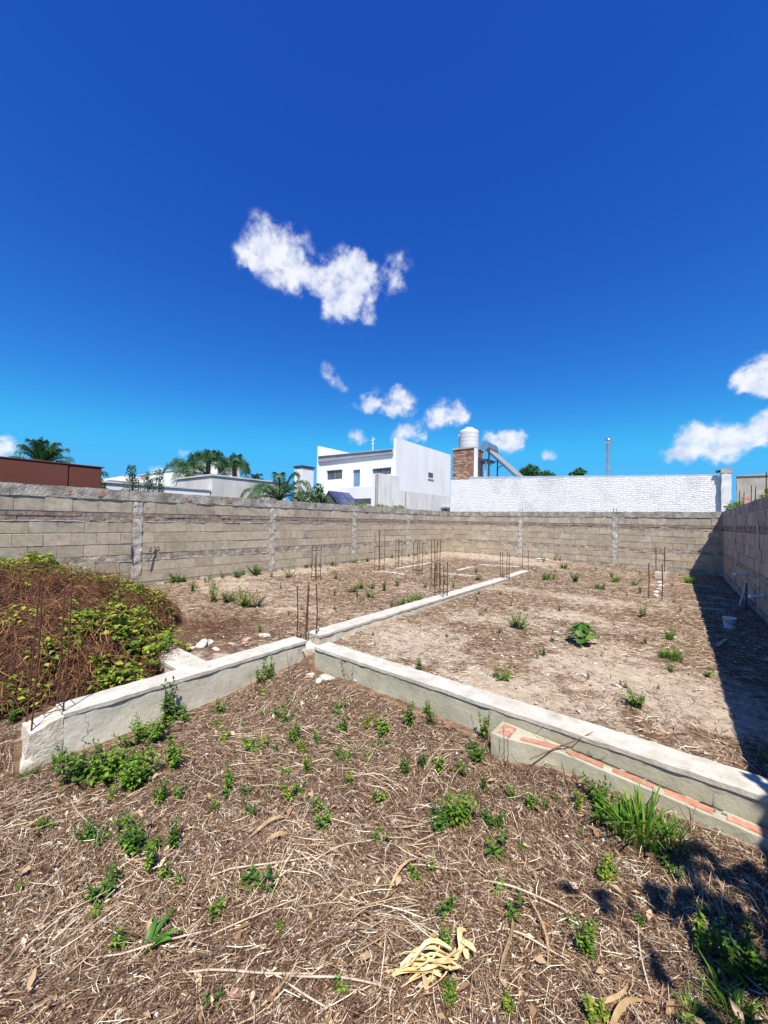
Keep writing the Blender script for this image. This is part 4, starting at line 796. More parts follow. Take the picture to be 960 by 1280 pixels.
n = 60000; X = rng.uniform(-8.7, -3.35, n); Y = rng.uniform(-1.1, 2.75, n); k = ((X + 6.1) / 2.65) ** 2 + ((Y - .75) / 1.95) ** 2 < 1; k &= ~((X > -3.45) & (Y > .4)) & (hz(X, Y) > .02); X, Y = X[k], Y[k]; n = len(X)
L_ = .04 + .26 * rng.random(n) ** 2; A_ = rng.uniform(0, 6.28, n); t = np.linspace(-.5, .5, 4)[None]; bend = rng.normal(0, .6, n)[:, None] * (t ** 2) * L_[:, None]
px = X[:, None] + np.cos(A_)[:, None] * t * L_[:, None] - np.sin(A_)[:, None] * bend; py = Y[:, None] + np.sin(A_)[:, None] * t * L_[:, None] + np.cos(A_)[:, None] * bend
pz = gz(px, py) + hz(px, py) * .93 + (rng.uniform(-.02, .09, n) + .14 * rng.random(n) ** 6)[:, None] + (rng.uniform(-.6, .8, n)[:, None]) * t * L_[:, None]
W_ = rng.uniform(.0008, .0022, n)[:, None]
V = np.stack([np.stack([px + np.sin(A_)[:, None] * W_, py - np.cos(A_)[:, None] * W_, pz - W_ * .6], -1), np.stack([px - np.sin(A_)[:, None] * W_, py + np.cos(A_)[:, None] * W_, pz + W_ * .6], -1)], 2)
bs = np.arange(n) * 8
tag(heap_link('dead_stems', V, np.concatenate([np.stack([bs + 2 * i, bs + 2 * i + 1, bs + 2 * i + 3, bs + 2 * i + 2], -1) for i in range(3)]), MT['vine']), kind='stuff')
GREEN = [(-6.9, 1.0, .9, .7, 1.3), (-7.5, 1.0, .8, .7, 1.2), (-4.1, 1.3, .38, .4, 1.3), (-3.75, 1.1, .3, .5, 1.0), (-4.05, 1.30, .42, .42, 1.0), (-4.35, 1.75, .40, .45, 1.0), (-3.85, .95, .35, .35, .8), (-7.4, 1.2, .9, .5, .9), (-8.1, .6, .8, .7, 1.0), (-5.6, 1.9, .7, .35, .8), (-6.6, 1.75, .8, .4, .9), (-4.9, 1.5, .4, .4, .4), (-5.4, .9, 1.0, .8, .16), (-4.2, .6, .5, .5, .35), (-3.7, .5, .35, .5, .5), (-6.2, .6, 1.2, .8, .12), (-4.7, 1.7, .4, .3, .8)]
n = 190000; X = rng.uniform(-8.8, -3.42, n); Y = rng.uniform(-1.0, 2.75, n)
pr = np.zeros(n)
for (cx, cy, rx, ry, w) in GREEN: pr = np.maximum(pr, w * np.exp(-((X - cx) / rx) ** 2 - ((Y - cy) / ry) ** 2))
cl = sm((nz(X, Y, 9., .2) + .6 * nz(X, Y, 17., 1.) + .1 + .5 * np.clip(pr, 0, 1)) / .8)
k = (rng.random(n) < pr ** 1.4 * cl * .7) & (((X + 6.1) / 2.75) ** 2 + ((Y - .75) / 2.05) ** 2 < 1) & (hz(X, Y) > .012); X, Y = X[k], Y[k]; n = len(X)
Z = gz(X, Y) + hz(X, Y) * .93 + rng.uniform(.0, .11, n) + .16 * sm((nz(X, Y, 13., 2.) - .2) / .8) * rng.random(n); Ls = rng.uniform(.024, .062, n); Ls = Ls * (.75 + .6 * np.clip(pr[k], 0, 1)); A_ = rng.uniform(0, 6.28, n); Ti = rng.uniform(-.6, .6, n); Ro = rng.uniform(-.7, .7, n)
d = np.stack([np.cos(A_) * np.cos(Ti), np.sin(A_) * np.cos(Ti), np.sin(Ti)], -1); s_ = np.stack([-np.sin(A_) * np.cos(Ro), np.cos(A_) * np.cos(Ro), np.sin(Ro)], -1); C_ = np.stack([X, Y, Z], -1); Ls = Ls[:, None]
nn_ = np.cross(d, s_)
V = np.stack([C_, C_ + d * Ls * .45 + s_ * Ls * .33 + nn_ * Ls * .1, C_ + d * Ls, C_ + d * Ls * .45 - s_ * Ls * .33 + nn_ * Ls * .1, C_ + d * Ls * .5], 1)
bs = np.arange(n) * 5
tag(heap_link('leaves', V, np.concatenate([np.stack([bs + a0, bs + b0, bs + 4], -1) for a0, b0 in ((0, 1), (1, 2), (2, 3), (3, 0))]), MT['leaf_yellow']), kind='stuff')
# loose dead vine round the foot of the heap
X, Y = scatter(9000, -5.6, -3.5, 1.2, 3.6, lambda X, Y: np.exp(-((X + 4.8) / .7) ** 2 - ((Y - 2.6) / .5) ** 2) > rng.random(len(X)) * 1.0)
straw_obj('dead_vine_litter', 'tangle of dry rusty vine litter behind the vine heap', X, Y, .06, .3, .002, .005, MT['vine'], .08, .3, 1.3)
# ------------------------------------------------------------------ bits along the shaded wall
bk = empty('plastic_tub', (.58, 7.55, g(.58, 7.55)), .5); tag(bk, 'small white plastic tub standing in the shadow of the shaded wall', 'tub')
b = MB(); b.lathe([(.062, 0), (.075, .15), (.082, .152), (.082, .162), (.072, .162), (.06, .02), (.001, .018)], 20); b.build('bucket', MT['pvc'], bk)
b = MB(); b.tube([(-.08, 0, .15), (-.07, -.05, .10), (0, -.09, .075), (.07, -.05, .10), (.08, 0, .15)], .004, 6); b.build('handle', MT['bluesteel'], bk)
for (y, z) in ((10.9, .64), (8.75, .49)):
    b = MB(); b.tube([(1.10, y, z), (.97, y - .10, z - .005), (.90, y - .16, z - .005)], .026, 12); b.tube([(1.10, y, z), (1.06, y - .03, z)], .033, 12)
    tag(b.build('pipe_stub', MT['pvc']), 'white plastic pipe stub sticking out of the shaded block wall', 'pipe', 'pipe stubs in the shaded wall')
b = MB(); b.box(-.012, .012, -.008, .008, 0, .5, .002); o = b.build('white_lath', MT['pvc']); o.location = (.93, 10.2, g(.93, 10.2)); o.rotation_euler = (0, .22, .3); tag(o, 'white lath leaning on the shaded block wall', 'lath')
b = MB(); b.box(-.09, .09, -.012, .012, 0, .5, .003); o = b.build('dark_board', MT['bluesteel']); o.location = (.98, 9.75, g(.98, 9.75)); o.rotation_euler = (0, .18, 1.5); tag(o, 'dark board leaning on the shaded wall beside a white lath', 'board')
for (x, y, an, L) in ((.45, 9.0, .4, .35), (.6, 10.8, 2.8, .3), (.3, 13.0, .1, .9), (.8, 6.0, 1.2, .4), (.42, 6.4, 1.35, .5)):
    b = MB(); b.box(-L / 2, L / 2, -.018, .018, 0, .022, .003); o = b.build('wood_offcut', MT['stalk']); o.location = (x, y, g(x, y) + .01); o.rotation_euler = (0, .03, an); tag(o, 'pale wood offcut on the ground along the shaded wall', 'wood', 'wood offcuts along the shaded wall')
b = MB(); b.rough(-.22, .22, -.12, .12, 0, .02, .06, .02, 9, 1.); o = b.build('sack_scrap', MT['pvc']); o.location = (-4.35, 16.05, g(-4.3, 16.05) + .02); tag(o, 'crumpled white sack at the foot of the far block wall', 'sack')
stone(-1.95, 15.9, .2, 'dark stone at the foot of a far wall post', None, 'brick_dark')
b = MB(); b.tube([(-3.9, 16.2, .1), (-3.88, 16.22, .42)], .05, 8); b.tube([(-3.7, 16.2, .1), (-3.72, 16.22, .36)], .04, 8); tag(b.build('brown_stake', MT['brick_dark']), 'pair of short brown stakes at the foot of the far wall', 'stake')

# ------------------------------------------------------------------ leafy plants
def leaf_cloud(centers, n, rad, L0, L1, seed, origin, squash=.8, wide=.5):
    r_ = np.random.default_rng(seed); C = np.array([c[:3] for c in centers]); S = np.array([c[3] if len(c) > 3 else rad for c in centers])
    pw_ = S ** 2 / (S ** 2).sum(); k = r_.choice(len(C), n, p=pw_); d = r_.normal(size=(n, 3)); d /= np.linalg.norm(d, axis=1)[:, None]
    q = C[k] + d * (S[k] * r_.random(n) ** .45)[:, None] * np.array([1, 1, squash])
    dv = d + r_.normal(size=(n, 3)) * .7 + np.array([0, 0, -.15]); dv /= np.linalg.norm(dv, axis=1)[:, None]
    up_ = r_.normal(size=(n, 3)) * .6 + np.array([0, 0, 1.]); sd = np.cross(dv, up_); sd /= np.linalg.norm(sd, axis=1)[:, None] + 1e-6; no_ = np.cross(sd, dv)
    L = r_.uniform(L0, L1, n)[:, None]
    V = np.stack([q, q + dv * L * .45 + sd * L * wide * .5 + no_ * L * .08, q + dv * L - no_ * L * .12, q + dv * L * .45 - sd * L * wide * .5 + no_ * L * .08, q + dv * L * .5], 1) - np.array(origin)
    b_ = np.arange(n) * 5
    return np_mesh('crown', V.reshape(-1, 3), np.concatenate([np.stack([b_ + a0, b_ + c0, b_ + 4], -1) for a0, c0 in ((0, 1), (1, 2), (2, 3), (3, 0))]))
def leafy(name, label, base, centers, n, L0, L1, seed, m='tree_leaf', cat='tree', trunk=.1, group=None, wide=.5, rad=.5):
    root = empty(name, base); tag(root, label, cat, group)
    b = MB(); c0 = Vector(np.mean([c[:3] for c in centers], axis=0)) - Vector(base); fork = Vector((c0.x * .35, c0.y * .35, c0.z * .55))
    b.tube([(0, 0, -.1), fork * .5 + Vector((trunk * .4, 0, 0)), fork], [trunk, trunk * .85, trunk * .7], 8)
    for c in centers:
        q = Vector(c[:3]) - Vector(base); b.tube([fork, fork.lerp(q, .5) + Vector((0, 0, .06)), q], [trunk * .5, trunk * .3, trunk * .12], 5, False)
    b.build('trunk', MT['bark'], root)
    link('crown', leaf_cloud(centers, n, rad, L0, L1, seed, base, wide=wide), MT[m], root); return root
# shrub on the neighbour's side hanging over the shaded wall: throws the leafy shadow near the brick ledge
leafy('overhanging_shrub', 'broad leaved shrub leaning over the near end of the shaded wall', (1.75, .6, 0), [(0.95, 1.06, 2.23, 0.2), (1.16, 1.08, 2.34, 0.22), (1.24, 1.01, 2.28, 0.2), (1.04, 1.09, 2.36, 0.16), (1.12, 0.63, 2.37, 0.12), (1.12, 0.62, 2.17, 0.14), (0.76, 0.83, 2.15, 0.07), (0.66, 0.73, 2.44, 0.05), (1.23, 1.78, 2.24, 0.15), (1.31, 1.94, 2.23, 0.18), (1.5, 0.8, 2.5, 0.25)], 330, .09, .17, 4, 'leaf_dark', 'shrub', .03, wide=.65)
leafy('wall_shrub', 'small leafy shrub on top of the wall corner under the white pillar', (1.32, 15.3, 2.05), [(1.28, 15.8, 2.22, .2), (1.3, 15.3, 2.24, .2), (1.4, 16.1, 2.2, .2)], 500, .05, .11, 6, 'leaf', 'shrub', .012, 'shrubs along the top of the shaded wall')
leafy('wall_shrub', 'larger yellow green shrub along the top of the shaded wall beside rusty bars', (1.4, 10.9, 2.05), [(1.38, 11.2, 2.18, .14), (1.45, 10.7, 2.24, .18), (1.5, 10.2, 2.28, .2), (1.6, 9.6, 2.28, .2), (1.4, 10.0, 2.16, .14)], 700, .05, .11, 7, 'leaf_yellow', 'shrub', .012, 'shrubs along the top of the shaded wall')
for i, (x, y, h) in enumerate([(1.18, 13.0, .45), (1.26, 13.0, .42), (1.2, 9.42, .5), (1.28, 9.4, .42), (1.2, 11.2, .42), (1.27, 11.25, .4)]):
    b = MB(); b.tube([(x, y, 2.0), (x + .01, y, 2.1 + h)], .009, 6); tag(b.build('wall_bar', MT['rust']), 'rusty bar sticking up from the top of the shaded wall', 'rebar', 'bars on top of the shaded wall')
for (x, n_) in ((-5.38, 2), (-1.9, 2)):
    for k in range(n_):
        b = MB(); b.tube([(x - .05 + .1 * k, BY + .05, 2.0), (x - .05 + .1 * k, BY + .05, 2.24)], .011, 6); tag(b.build('wall_bar', MT['rust']), 'short bar stub on top of the far wall post', 'rebar', 'bar stubs on the far wall')
b = MB(); b.tube([(LX - .03, 3.0, 2.0), (LX - .03, 3.0, 2.35)], .011, 6); tag(b.build('wall_bar', MT['rust']), 'thin bar stub on top of the long wall post', 'rebar')

# ------------------------------------------------------------------ neighbours beyond the walls
def box_thing(name, label, cat, x0, x1, y0, y1, z0, z1, m, part='wall'):
    root = empty(name, ((x0 + x1) / 2, (y0 + y1) / 2, z0)); tag(root, label, cat); c = root.location
    b = MB(); b.box(x0 - c.x, x1 - c.x, y0 - c.y, y1 - c.y, 0, z1 - z0, .02); b.build(part, MT[m], root); return root
def child_box(root, nm, x0, x1, y0, y1, z0, z1, m, ch=.004):
    c = root.location; b = MB(); b.box(x0 - c.x, x1 - c.x, y0 - c.y, y1 - c.y, z0 - c.z, z1 - c.z, ch); return b.build(nm, MT[m], root)
# brown painted outbuilding behind the long wall
br = box_thing('brown_outbuilding', 'flat brown painted outbuilding rising behind the long block wall', 'building', -14.5, -10.62, -6, 2.80, -.05, 2.70, 'brown')
child_box(br, 'panel', -10.62, -10.595, -5.9, 2.18, 0, 2.69, 'brown'); child_box(br, 'panel', -10.62, -10.60, 2.21, 2.79, 0, 2.69, 'brown'); child_box(br, 'coping', -14.55, -10.58, -6.05, 2.84, 2.702, 2.725, 'brown')
# whitewashed brick wall of the house behind the far wall
ww = empty('white_brick_house', (-4.8, 20.5, 0)); tag(ww, 'whitewashed rough brick house wall with zinc roof edge above the far block wall', 'house')
b = MB(); b.prism([(-6.2, -.1), (6.2, -.1), (6.2, 3.70), (-6.2, 4.19)], 0, 4.0); b.build('wall', MT['white_brick'], ww)
b = MB(); b.prism([(-5.0, 4.10), (6.0, 3.68), (6.0, 3.79), (-5.0, 4.31)], .03, 6.0); b.build('roof_edge', MT['metal'], ww)
pl = empty('white_pillar', (1.47, 20.45, 0)); tag(pl, 'white pillar with a grey cap at the end of the whitewashed brick wall', 'pillar')
b = MB(); b.rough(-.15, .15, -.13, .25, -.1, 3.80, .12, .02, 4, 1.); b.build('shaft', MT['stain_wall'], pl)
b = MB(); b.rough(-.17, .17, -.16, .27, 3.805, 3.98, .08, .02, 6, 2.); b.build('cap', MT['conc_old'], pl)
b = MB(); b.tube([(-.16, -.05, 3.9), (-.32, -.05, 3.89)], .06, 10); b.build('pipe', MT['bluesteel'], pl)
gw = empty('grey_boundary_wall', (6.0, 20.6, 0)); tag(gw, 'old grey cement wall beyond the white pillar', 'wall')
b = MB(); b.rough(-4.2, 6.0, 0, .2, -.1, 3.66, .25, .03, 2, 3.); b.build('wall', MT['conc_old'], gw)
b = MB(); b.rough(-4.2, 6.0, -.04, .24, 3.665, 3.72, .2, .015, 4, 3.3); b.build('coping', MT['conc_old'], gw)
b = MB(); b.rough(1.62, 1.84, 16.9, 17.1, -.1, 2.62, .06, .008, 6, 1.); tag(b.build('brick_pier', MT['stone_red']), 'pale pink brick pier behind the wall corner', 'pier')
# water tank tower
tw = empty('tank_tower', (-10.4, 21.6, 0)); tag(tw, 'bare red brick tower holding up the white water tank', 'tower')
b = MB(); b.box(-.66, .66, -.64, .64, 0, 6.05); b.build('mortar_core', MT['mortar'], tw)
br_ = MB(); zc = 4.0; row = 0
while zc < 6.05:
    for fc in range(4):
        for i in range(-1, 6):
            u0_, u1_ = -.7 + i * .25 + (row % 2) * .125, -.7 + i * .25 + (row % 2) * .125 + .235
            u0_, u1_ = max(u0_, -.69), min(u1_, .69)
            if u1_ - u0_ < .04: continue
            pr_ = .70 + rnd.uniform(-.012, .012); q0, q1 = (u0_, u1_), (pr_ - .06, pr_)
            X0, X1, Y0, Y1 = {0: (*q0, -q1[1], -q1[0]), 1: (*q0, *q1), 2: (-q1[1], -q1[0], *q0), 3: (*q1, *q0)}[fc]
            br_.box(X0, X1, Y0, Y1, zc, zc + .062)
    zc += .082; row += 1
MT['tower_brick'] = mat('tower_brick', [(0, (.22, .115, .075)), (.5, (.36, .205, .145)), (1, (.52, .37, .28))], isl='only', rough=.95)
tag(br_.build('bricks', MT['tower_brick'], tw), kind='stuff')
b = MB(); b.box(-.74, .74, -.74, .74, 6.06, 6.17, .01); b.build('slab', MT['conc_old'], tw)
b = MB(); b.box(.715, .80, -.70, -.3, 3.9, 6.05, .01); b.build('white_edge', MT['white_clean'], tw)
tk = empty('water_tank', (-10.35, 21.6, 6.172)); tag(tk, 'white plastic water tank with domed lid on the brick tower', 'tank')
b = MB(); b.lathe([(.56, 0), (.58, .03)] + [(.58 + (.007 if k % 2 else 0), .12 + .115 * k + d_) for k in range(9) for d_ in (0, .06)] + [(.57, 1.10)], 32); b.build('body', MT['tankw'], tk)
b = MB(); b.lathe([(.57, 1.102), (.55, 1.14), (.44, 1.21), (.27, 1.25), (.26, 1.33), (.18, 1.35), (.001, 1.36)], 32); b.build('lid', MT['tankw'], tk)
b = MB(); b.tube([(-.64, -.1, -.1), (-.64, -.1, 1.0), (-.58, -.1, 1.05)], .03, 8); b.build('pipe', MT['pvc'], tk)
# solar water heater
MT['tubegrey'] = mat('grey_tube', [(.3, (.16, .165, .175)), (.7, (.24, .245, .26))], 6, 3, .5, spec=.3)
sh = empty('solar_heater', (-9.0, 21.9, 4.25)); tag(sh, 'solar water heater with sloping tubes on the roof beside the brick tower', 'heater')
b = MB(); b.tube([(-.15, -.75, 1.95), (-.15, .75, 1.95)], .27, 18); b.build('tank', MT['steel'], sh)
for k, yk in enumerate(np.linspace(-.62, .62, 9)):
    b = MB(); b.tube([(.0, yk, 1.72), (1.75, yk, .08)], .045, 8); b.build('tube', MT['tubegrey'], sh)
for sx, sy in ((-.45, -.66), (-.45, .66), (.12, -.66), (.12, .66)):
    b = MB(); b.box(sx - .035, sx + .035, sy - .035, sy + .035, -.25, 1.78); b.build('leg', MT['bluesteel'], sh)
for sy in (-.66, .66):
    b = MB(); b.tube([(.0, sy, 1.62), (1.7, sy, .0)], .035, 6); b.build('rail', MT['bluesteel'], sh)
    b = MB(); b.tube([(.12, sy, .75), (.72, sy, 1.05)], .025, 6); b.build('brace', MT['bluesteel'], sh)
b = MB(); b.box(-.85, .0, -.6, .6, 1.05, 1.17); b.build('shelf', MT['bluesteel'], sh)
b = MB(); b.tube([(-.22, -.3, -.2), (-.22, -.3, 1.1)], .06, 10); b.build('pipe', MT['pvc'], sh)
fl = empty('flue_pipe', (-3.0, 23, 3.9)); tag(fl, 'tall shiny flue pipe with capped top on the zinc roof', 'flue')
b = MB(); b.tube([(0, 0, -.2), (0, 0, 2.05)], .10, 14); b.build('pipe', MT['steel'], fl)
b = MB(); b.lathe([(.10, 2.06), (.15, 2.12), (.15, 2.28), (.11, 2.33), (.001, 2.36)], 16); b.build('cowl', MT['steel'], fl)

# two-storey white house
hs_ = empty('white_house', (-22.4, 28, 0)); tag(hs_, 'two storey white house with tall side parapets and a blue grey door', 'house'); C0 = hs_.location
def H(nm, x0, x1, y0, y1, z0, z1, m, par=None, ch=0.0):
    b = MB(); b.box(x0 - C0.x, x1 - C0.x, y0 - C0.y, y1 - C0.y, z0, z1, ch); return b.build(nm, MT[m], par or hs_)
H('side_wall', -18.05, -17.80, 24.0, 33.1, -.1, 8.25, 'white_wall'); H('side_wall', -27.1, -26.85, 24.0, 33.1, -.1, 8.55, 'white_clean')
# facade with real openings
XS = [-26.85, -25.87, -23.80, -22.52, -21.66, -20.33, -18.3, -18.05]; ZS = dict(w=(5.28, 6.15), d=(3.9, 6.0), v=(5.38, 5.95))
def fac(x0, x1, z0, z1): H('facade', x0, x1, 24.08, 24.33, z0, z1, 'white_clean')
fac(-26.85, -18.05, 6.16, 7.0)
fac(XS[0], XS[1], -.1, 6.158); fac(XS[1], XS[2], -.1, 5.28); fac(XS[2], XS[3], -.1, 6.158); fac(XS[3], XS[4], -.1, 3.9); fac(XS[4], XS[5], -.1, 6.158); fac(XS[5], XS[6], -.1, 5.38); fac(XS[6], XS[7], -.1, 6.158); fac(XS[3], XS[4], 6.0, 6.158); fac(XS[5], XS[6], 5.96, 6.158)
for (x0, x1, z0, z1) in ((XS[1], XS[2], 5.28, 6.158), (XS[5], XS[6], 5.38, 5.96)):
    w = H('window', x0, x1, 24.22, 24.26, z0, z1, 'fascia'); xm = (x0 + x1) / 2
    H('pane', x0 + .06, xm - .03, 24.20, 24.215, z0 + .06, z1 - .06, 'glass_dark', w); H('pane', xm + .03, x1 - .06, 24.20, 24.215, z0 + .06, z1 - .06, 'glass_dark', w)
dr = H('door', XS[3], XS[4], 24.20, 24.25, 3.9, 6.0, 'door_blue'); H('handle', XS[4] - .16, XS[4] - .1, 24.15, 24.198, 4.85, 5.05, 'steel', dr)
b = MB(); b.prism([(-26.85 - C0.x, 7.01), (-18.06 - C0.x, 7.01), (-18.06 - C0.x, 7.32), (-26.85 - C0.x, 7.52)], 23.9 - C0.y, 33.0 - C0.y); b.build('roof', MT['fascia'], hs_)
b = MB(); b.prism([(-26.84 - C0.x, 7.525), (-18.06 - C0.x, 7.325), (-18.06 - C0.x, 7.37), (-26.84 - C0.x, 7.57)], 23.8 - C0.y, 33.0 - C0.y); b.build('roof_sheet', MT['metal'], hs_)
w = H('vent_window', -17.80, -17.775, 28.95, 29.75, 5.56, 6.05, 'glass_dark'); H('sill', -17.80, -17.72, 28.85, 29.85, 5.46, 5.555, 'white_wall', w)
b = MB(); b.tube([(-21.9 - C0.x, 26 - C0.y, 7.4), (-21.9 - C0.x, 26 - C0.y, 9.2)], .035, 6); b.tube([(-22.2 - C0.x, 26 - C0.y, 8.9), (-21.6 - C0.x, 26 - C0.y, 8.95)], .02, 5); b.tube([(-22.15 - C0.x, 26 - C0.y, 8.6), (-21.7 - C0.x, 26 - C0.y, 8.62)], .02, 5); b.build('antenna', MT['pvc'], hs_)
# stained white walls in front of the house
sw = empty('stained_white_wall', (-14, 21, 0)); tag(sw, 'stained white garden wall stepped up below the white house', 'wall'); c = sw.location
def S(nm, x0, x1, y0, y1, z0, z1, m): b = MB(); b.box(x0 - c.x, x1 - c.x, y0 - c.y, y1 - c.y, z0, z1); b.build(nm, MT[m], sw)
S('wall', -14.2, -14.0, 19.3, 27.0, -.1, 3.56, 'stain_wall'); S('wall', -14.2, -14.0, 17.3, 19.29, -.1, 4.42, 'stain_wall'); S('wall', -14.62, -14.21, 17.3, 17.5, -.1, 4.42, 'white_wall'); S('sill', -14.02, -13.7, 24.6, 26.0, 2.62, 2.74, 'fascia'); S('bracket', -14.0, -13.85, 25.2, 25.4, 2.3, 2.61, 'fascia'); S('pipe', -14.0, -13.94, 19.95, 20.02, 1.5, 3.5, 'fascia')
b = MB(); b.tube([(-14.12 - c.x, 17.2 - c.y, 0), (-14.12 - c.x, 17.2 - c.y, 4.36)], .09, 8); b.build('drain_pipe', MT['fascia'], sw)
lf_ = box_thing('white_annex', 'low white annex with a dark strip in front of the white house', 'building', -25.5, -17.2, 21.9, 23.7, 0, 4.25, 'white_wall')
child_box(lf_, 'front_strip', -20.3, -17.4, 21.86, 21.895, 2.9, 3.30, 'glass_dark'); child_box(lf_, 'front_strip', -24.6, -23.3, 21.86, 21.895, 2.8, 3.2, 'glass_dark'); child_box(lf_, 'step', -25.5, -23.0, 21.7, 21.88, 2.0, 3.9, 'white_clean')  # thin dark strips laid flat on the annex front
pr_ = empty('panel_roof', (-20.4, 19.8, 2.0)); tag(pr_, 'small dark gabled roof with blue solar panels before the white annex', 'roof')
b = MB(); b.prism([(-1.45, 0), (.35, 0), (.35, .75), (-.55, 1.72), (-1.45, .75)], 0, .12); b.build('gable', MT['glass_dark'], pr_)
b = MB(); b.add([(-.55, -.1, 1.80), (-.55, 2.6, 1.80), (1.0, 2.6, .6), (1.0, -.1, .6), (-.55, -.1, 1.72), (-.55, 2.6, 1.72), (1.0, 2.6, .52), (1.0, -.1, .52)], [(0, 1, 2, 3), (7, 6, 5, 4), (0, 3, 7, 4), (1, 5, 6, 2), (3, 2, 6, 7), (0, 4, 5, 1)]); pn = b.build('roof_slope', MT['bluesteel'], pr_)
for i in range(2):
    for j in range(2):
        def pt(u, v, dz): return (-.55 + 1.55 * u, -.1 + 2.7 * v, 1.80 - 1.2 * u + dz)
        b = MB(); u0_, u1_, v0_, v1_ = .06 + .46 * i, .48 + .46 * i, .05 + .46 * j, .47 + .46 * j
        vs = [pt(u, v, d_) for d_ in (.01, .05) for u, v in ((u0_, v0_), (u1_, v0_), (u1_, v1_), (u0_, v1_))]; b.add(vs, [(0, 1, 2, 3), (4, 5, 6, 7), (0, 1, 5, 4), (1, 2, 6, 5), (2, 3, 7, 6), (3, 0, 4, 7)]); b.build('solar_panel', MT['panel'], pr_)
b = MB(); b.add([(-.55, -.1, 1.80), (-.55, 2.6, 1.80), (-1.6, 2.6, .6), (-1.6, -.1, .6), (-.55, -.1, 1.72), (-.55, 2.6, 1.72), (-1.6, 2.6, .52), (-1.6, -.1, .52)], [(0, 1, 2, 3), (7, 6, 5, 4), (0, 3, 7, 4), (1, 5, 6, 2), (3, 2, 6, 7), (0, 4, 5, 1)]); b.build('roof_slope', MT['white_clean'], pr_)
ch = empty('white_chimney', (-20, 16.5, 0)); tag(ch, 'white chimney block with a dark flat cap beside the leaning palm', 'chimney')
b = MB(); b.box(-.3, .5, -.5, .5, 0, 5.0, .02); b.build('stack', MT['white_wall'], ch); b = MB(); b.box(-.36, .56, -.56, .56, 5.02, 5.14, .01); b.build('cap', MT['bluesteel'], ch)
cb = box_thing('concrete_outhouse', 'pale streaked concrete outhouse behind the leaning palm', 'building', -17.0, -14.0, 7.15, 10.6, 0, 3.18, 'conc_pale'); child_box(cb, 'coping', -17.05, -13.96, 7.1, 10.65, 3.182, 3.24, 'conc_pale')
gwl = box_thing('low_white_wall', 'low white wall running along behind the long block wall', 'wall', -14.2, -14.0, 3.0, 7.12, 0, 2.60, 'white_wall', 'panel'); child_box(gwl, 'coping', -14.24, -13.96, 3.0, 7.12, 2.602, 2.66, 'conc_pale')
wb = box_thing('white_block_house', 'far white flat roofed house behind the twin palms', 'house', -30, -24.0, 10.0, 14.2, 0, 4.4, 'white_clean'); child_box(wb, 'parapet', -30, -24.0, 12.7, 14.2, 4.41, 5.3, 'white_clean'); child_box(wb, 'coping', -30.05, -23.95, 9.95, 12.69, 4.402, 4.47, 'conc_pale'); child_box(wb, 'window', -24.0, -23.97, 10.6, 11.4, 2.9, 3.7, 'glass_dark')
wf = box_thing('white_block_house', 'far white house glimpsed behind the tiered conifers', 'house', -30, -24.0, 6.7, 8.9, 0, 3.45, 'white_clean'); child_box(wf, 'parapet', -29, -24.02, 7.4, 8.3, 3.46, 3.8, 'white_clean'); child_box(wf, 'coping', -30.05, -23.95, 6.65, 8.95, 3.452, 3.5, 'conc_pale')

# ------------------------------------------------------------------ palms
def palm(label, x, y, ztop, fl_, nf, seed, tr=.14, droop=1.0, updir=.55, dens=34, lw_=.03, llen=.42, tilt=(0, 0), spread=None):
    R = random.Random(seed); root = empty('palm_tree', (x, y, 0)); tag(root, label, 'palm', 'palms behind the long wall')
    zt = ztop; b = MB(); b.tube([(0, 0, -.1), (tr * .3, 0, zt * .5), (tilt[0], tilt[1], zt)], [tr * 1.15, tr, tr * .8], 10); b.build('trunk', MT['bark'], root)
    o = Vector((tilt[0], tilt[1], zt))
    for i in range(nf):
        an = i * 2.399 + R.uniform(-.25, .25) if spread is None else R.uniform(*spread); el = updir + R.uniform(-.45, .5) - .5 * (i / nf); L = fl_ * R.uniform(.8, 1.1); lf = MB(); st = []
        hd = Vector((math.cos(an), math.sin(an), 0)); side = Vector((-math.sin(an), math.cos(an), 0)); pts = []
        for k in range(13):
            t = k / 12; pts.append(o + hd * L * (t * math.cos(el) * (1 - .25 * t * t)) + Vector((0, 0, L * (t * math.sin(el) + .12 * t - droop * .62 * t ** 2.2))))
        lf.tube(pts, [.028 * (1 - .8 * k / 12) + .004 for k in range(13)], 4, False)
        for k in range(dens):
            t = .12 + .86 * k / dens; s_ = t * 12; j = min(int(s_), 11); q = pts[j].lerp(pts[j + 1], s_ - j); tg = (pts[j + 1] - pts[j]).normalized()
            ll = llen * (1 - .55 * abs(t - .4)) * R.uniform(.8, 1.15)
            for sg in (-1, 1):
                d1 = (side * sg * .8 + tg * .55 + Vector((0, 0, R.uniform(-.1, .35)))).normalized(); m_ = q + d1 * ll * .55; e_ = q + d1 * ll * .9 + Vector((0, 0, -ll * R.uniform(.25, .6))); wv2 = tg * lw_ * .5
                lf.add([q - wv2 * .5, q + wv2 * .5, m_ + wv2, m_ - wv2, e_], [(0, 1, 2, 3), (3, 2, 4)])
        lf.build('frond', MT['palm_leaf'], root)
    return root
palm('plumed palm rising above the brown outbuilding', -17.0, 2.8, 3.2, 1.45, 30, 21, updir=1.2, droop=.85, llen=.30, dens=70, lw_=.011)
palm('low palm crown showing just over the brown outbuilding', -17.0, 3.75, 2.55, 1.35, 14, 22, updir=.7, droop=.6, llen=.45)
palm('palm with drooping crown before the far white house', -19.0, 8.5, 4.05, 1.5, 18, 23, updir=.7, droop=1.35, llen=.45, dens=46, lw_=.022)
palm('tall middle palm of the pair before the far white house', -19.0, 9.5, 4.35, 1.5, 22, 24, updir=.9, droop=1.2, llen=.5, dens=46, lw_=.022)
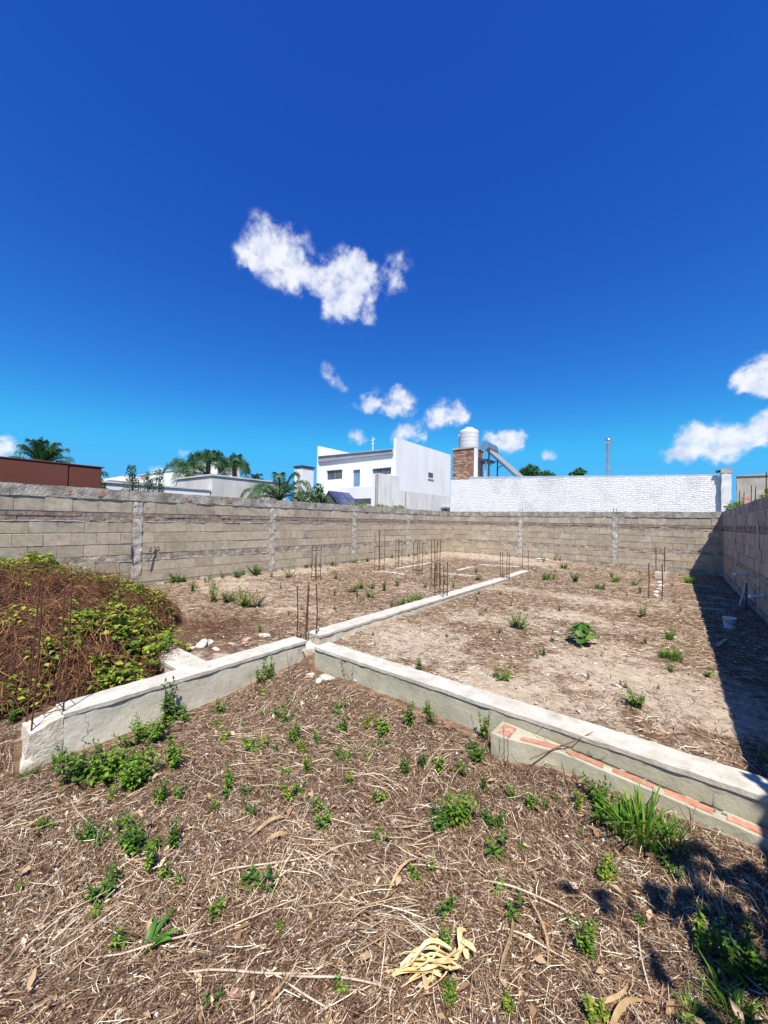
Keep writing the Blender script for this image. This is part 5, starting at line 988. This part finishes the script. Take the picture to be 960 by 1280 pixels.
palm('round headed palm beside the pale concrete outhouse', -19.0, 10.95, 4.35, 1.35, 22, 25, updir=.9, droop=1.2, llen=.5, dens=46, lw_=.022)
palm('wide leaning palm close behind the long block wall', -12.2, 8.95, 2.35, 2.3, 13, 26, updir=.95, droop=1.15, llen=.42, lw_=.03, dens=50)
palm('small far palm crown behind the pale concrete outhouse', -22.0, 14.0, 3.9, 1.3, 13, 27, updir=.7, droop=.9, llen=.4)
# tiered conifers and other greenery behind the long wall
def conifer(label, x, y, zt, seed, w=.3):
    R = random.Random(seed); z = zt; C_ = []; k = 0
    while z > zt - 1.0:
        rr = min(.05 + .22 * (zt - z), w)
        for q in range(3):
            an = k * 2.1 + q * 2.09 + R.uniform(-.4, .4); C_.append((x + math.cos(an) * rr, y + math.sin(an) * rr, z + R.uniform(-.03, .05), .075))
        z -= .14 + R.uniform(0, .06); k += 1
    leafy('conifer', label, (x, y, 0), C_, 520, .05, .10, seed, 'tree_leaf', 'tree', .035, 'tiered conifers behind the long wall', .4)
conifer('tiered airy tree top over the long wall before a white house', -12.6, 4.05, 3.0, 1); conifer('tiered airy tree top over the long wall before a white house', -12.7, 4.8, 2.92, 2, .34); conifer('tiered airy tree top over the long wall before a white house', -12.6, 4.45, 2.8, 3); conifer('low airy tree top at the end of the brown outbuilding', -12.5, 3.3, 2.4, 5)
leafy('shrub', 'light green shrub between the leaning palm and the white chimney', (-12.6, 10.6, 0), [(-12.6, 10.5, 2.45, .4), (-12.5, 11.1, 2.7, .35), (-12.7, 11.5, 2.3, .4), (-12.6, 11.3, 3.0, .18)], 1500, .08, .2, 31, 'tree_leaf', 'shrub', .04, wide=.35)
leafy('hedge', 'low green hedge showing along the top of the long wall', (-10.2, 12.5, 0), [(-10.2, 10.6 + .45 * k, 2.02 + .06 * (k % 3), .24) for k in range(9)], 2600, .05, .11, 32, 'leaf_yellow', 'hedge', .03)
leafy('leafy_tree', 'dark green tree behind the zinc roof', (-8.1, 27, 0), [(-8.5, 27, 4.9, .55), (-8.2, 27, 5.35, .45), (-7.6, 27, 4.8, .5), (-7.2, 27.2, 4.95, .4), (-8.7, 27.2, 5.3, .35), (-8.9, 27, 4.6, .4), (-6.9, 27, 4.6, .4)], 2600, .12, .26, 33, group='trees behind the zinc roof')
leafy('leafy_tree', 'small tuft of tree top behind the zinc roof', (-5.25, 27, 0), [(-5.3, 27, 4.85, .35), (-5.1, 27, 5.0, .3), (-5.5, 27, 4.7, .3)], 700, .12, .24, 34, group='trees behind the zinc roof')
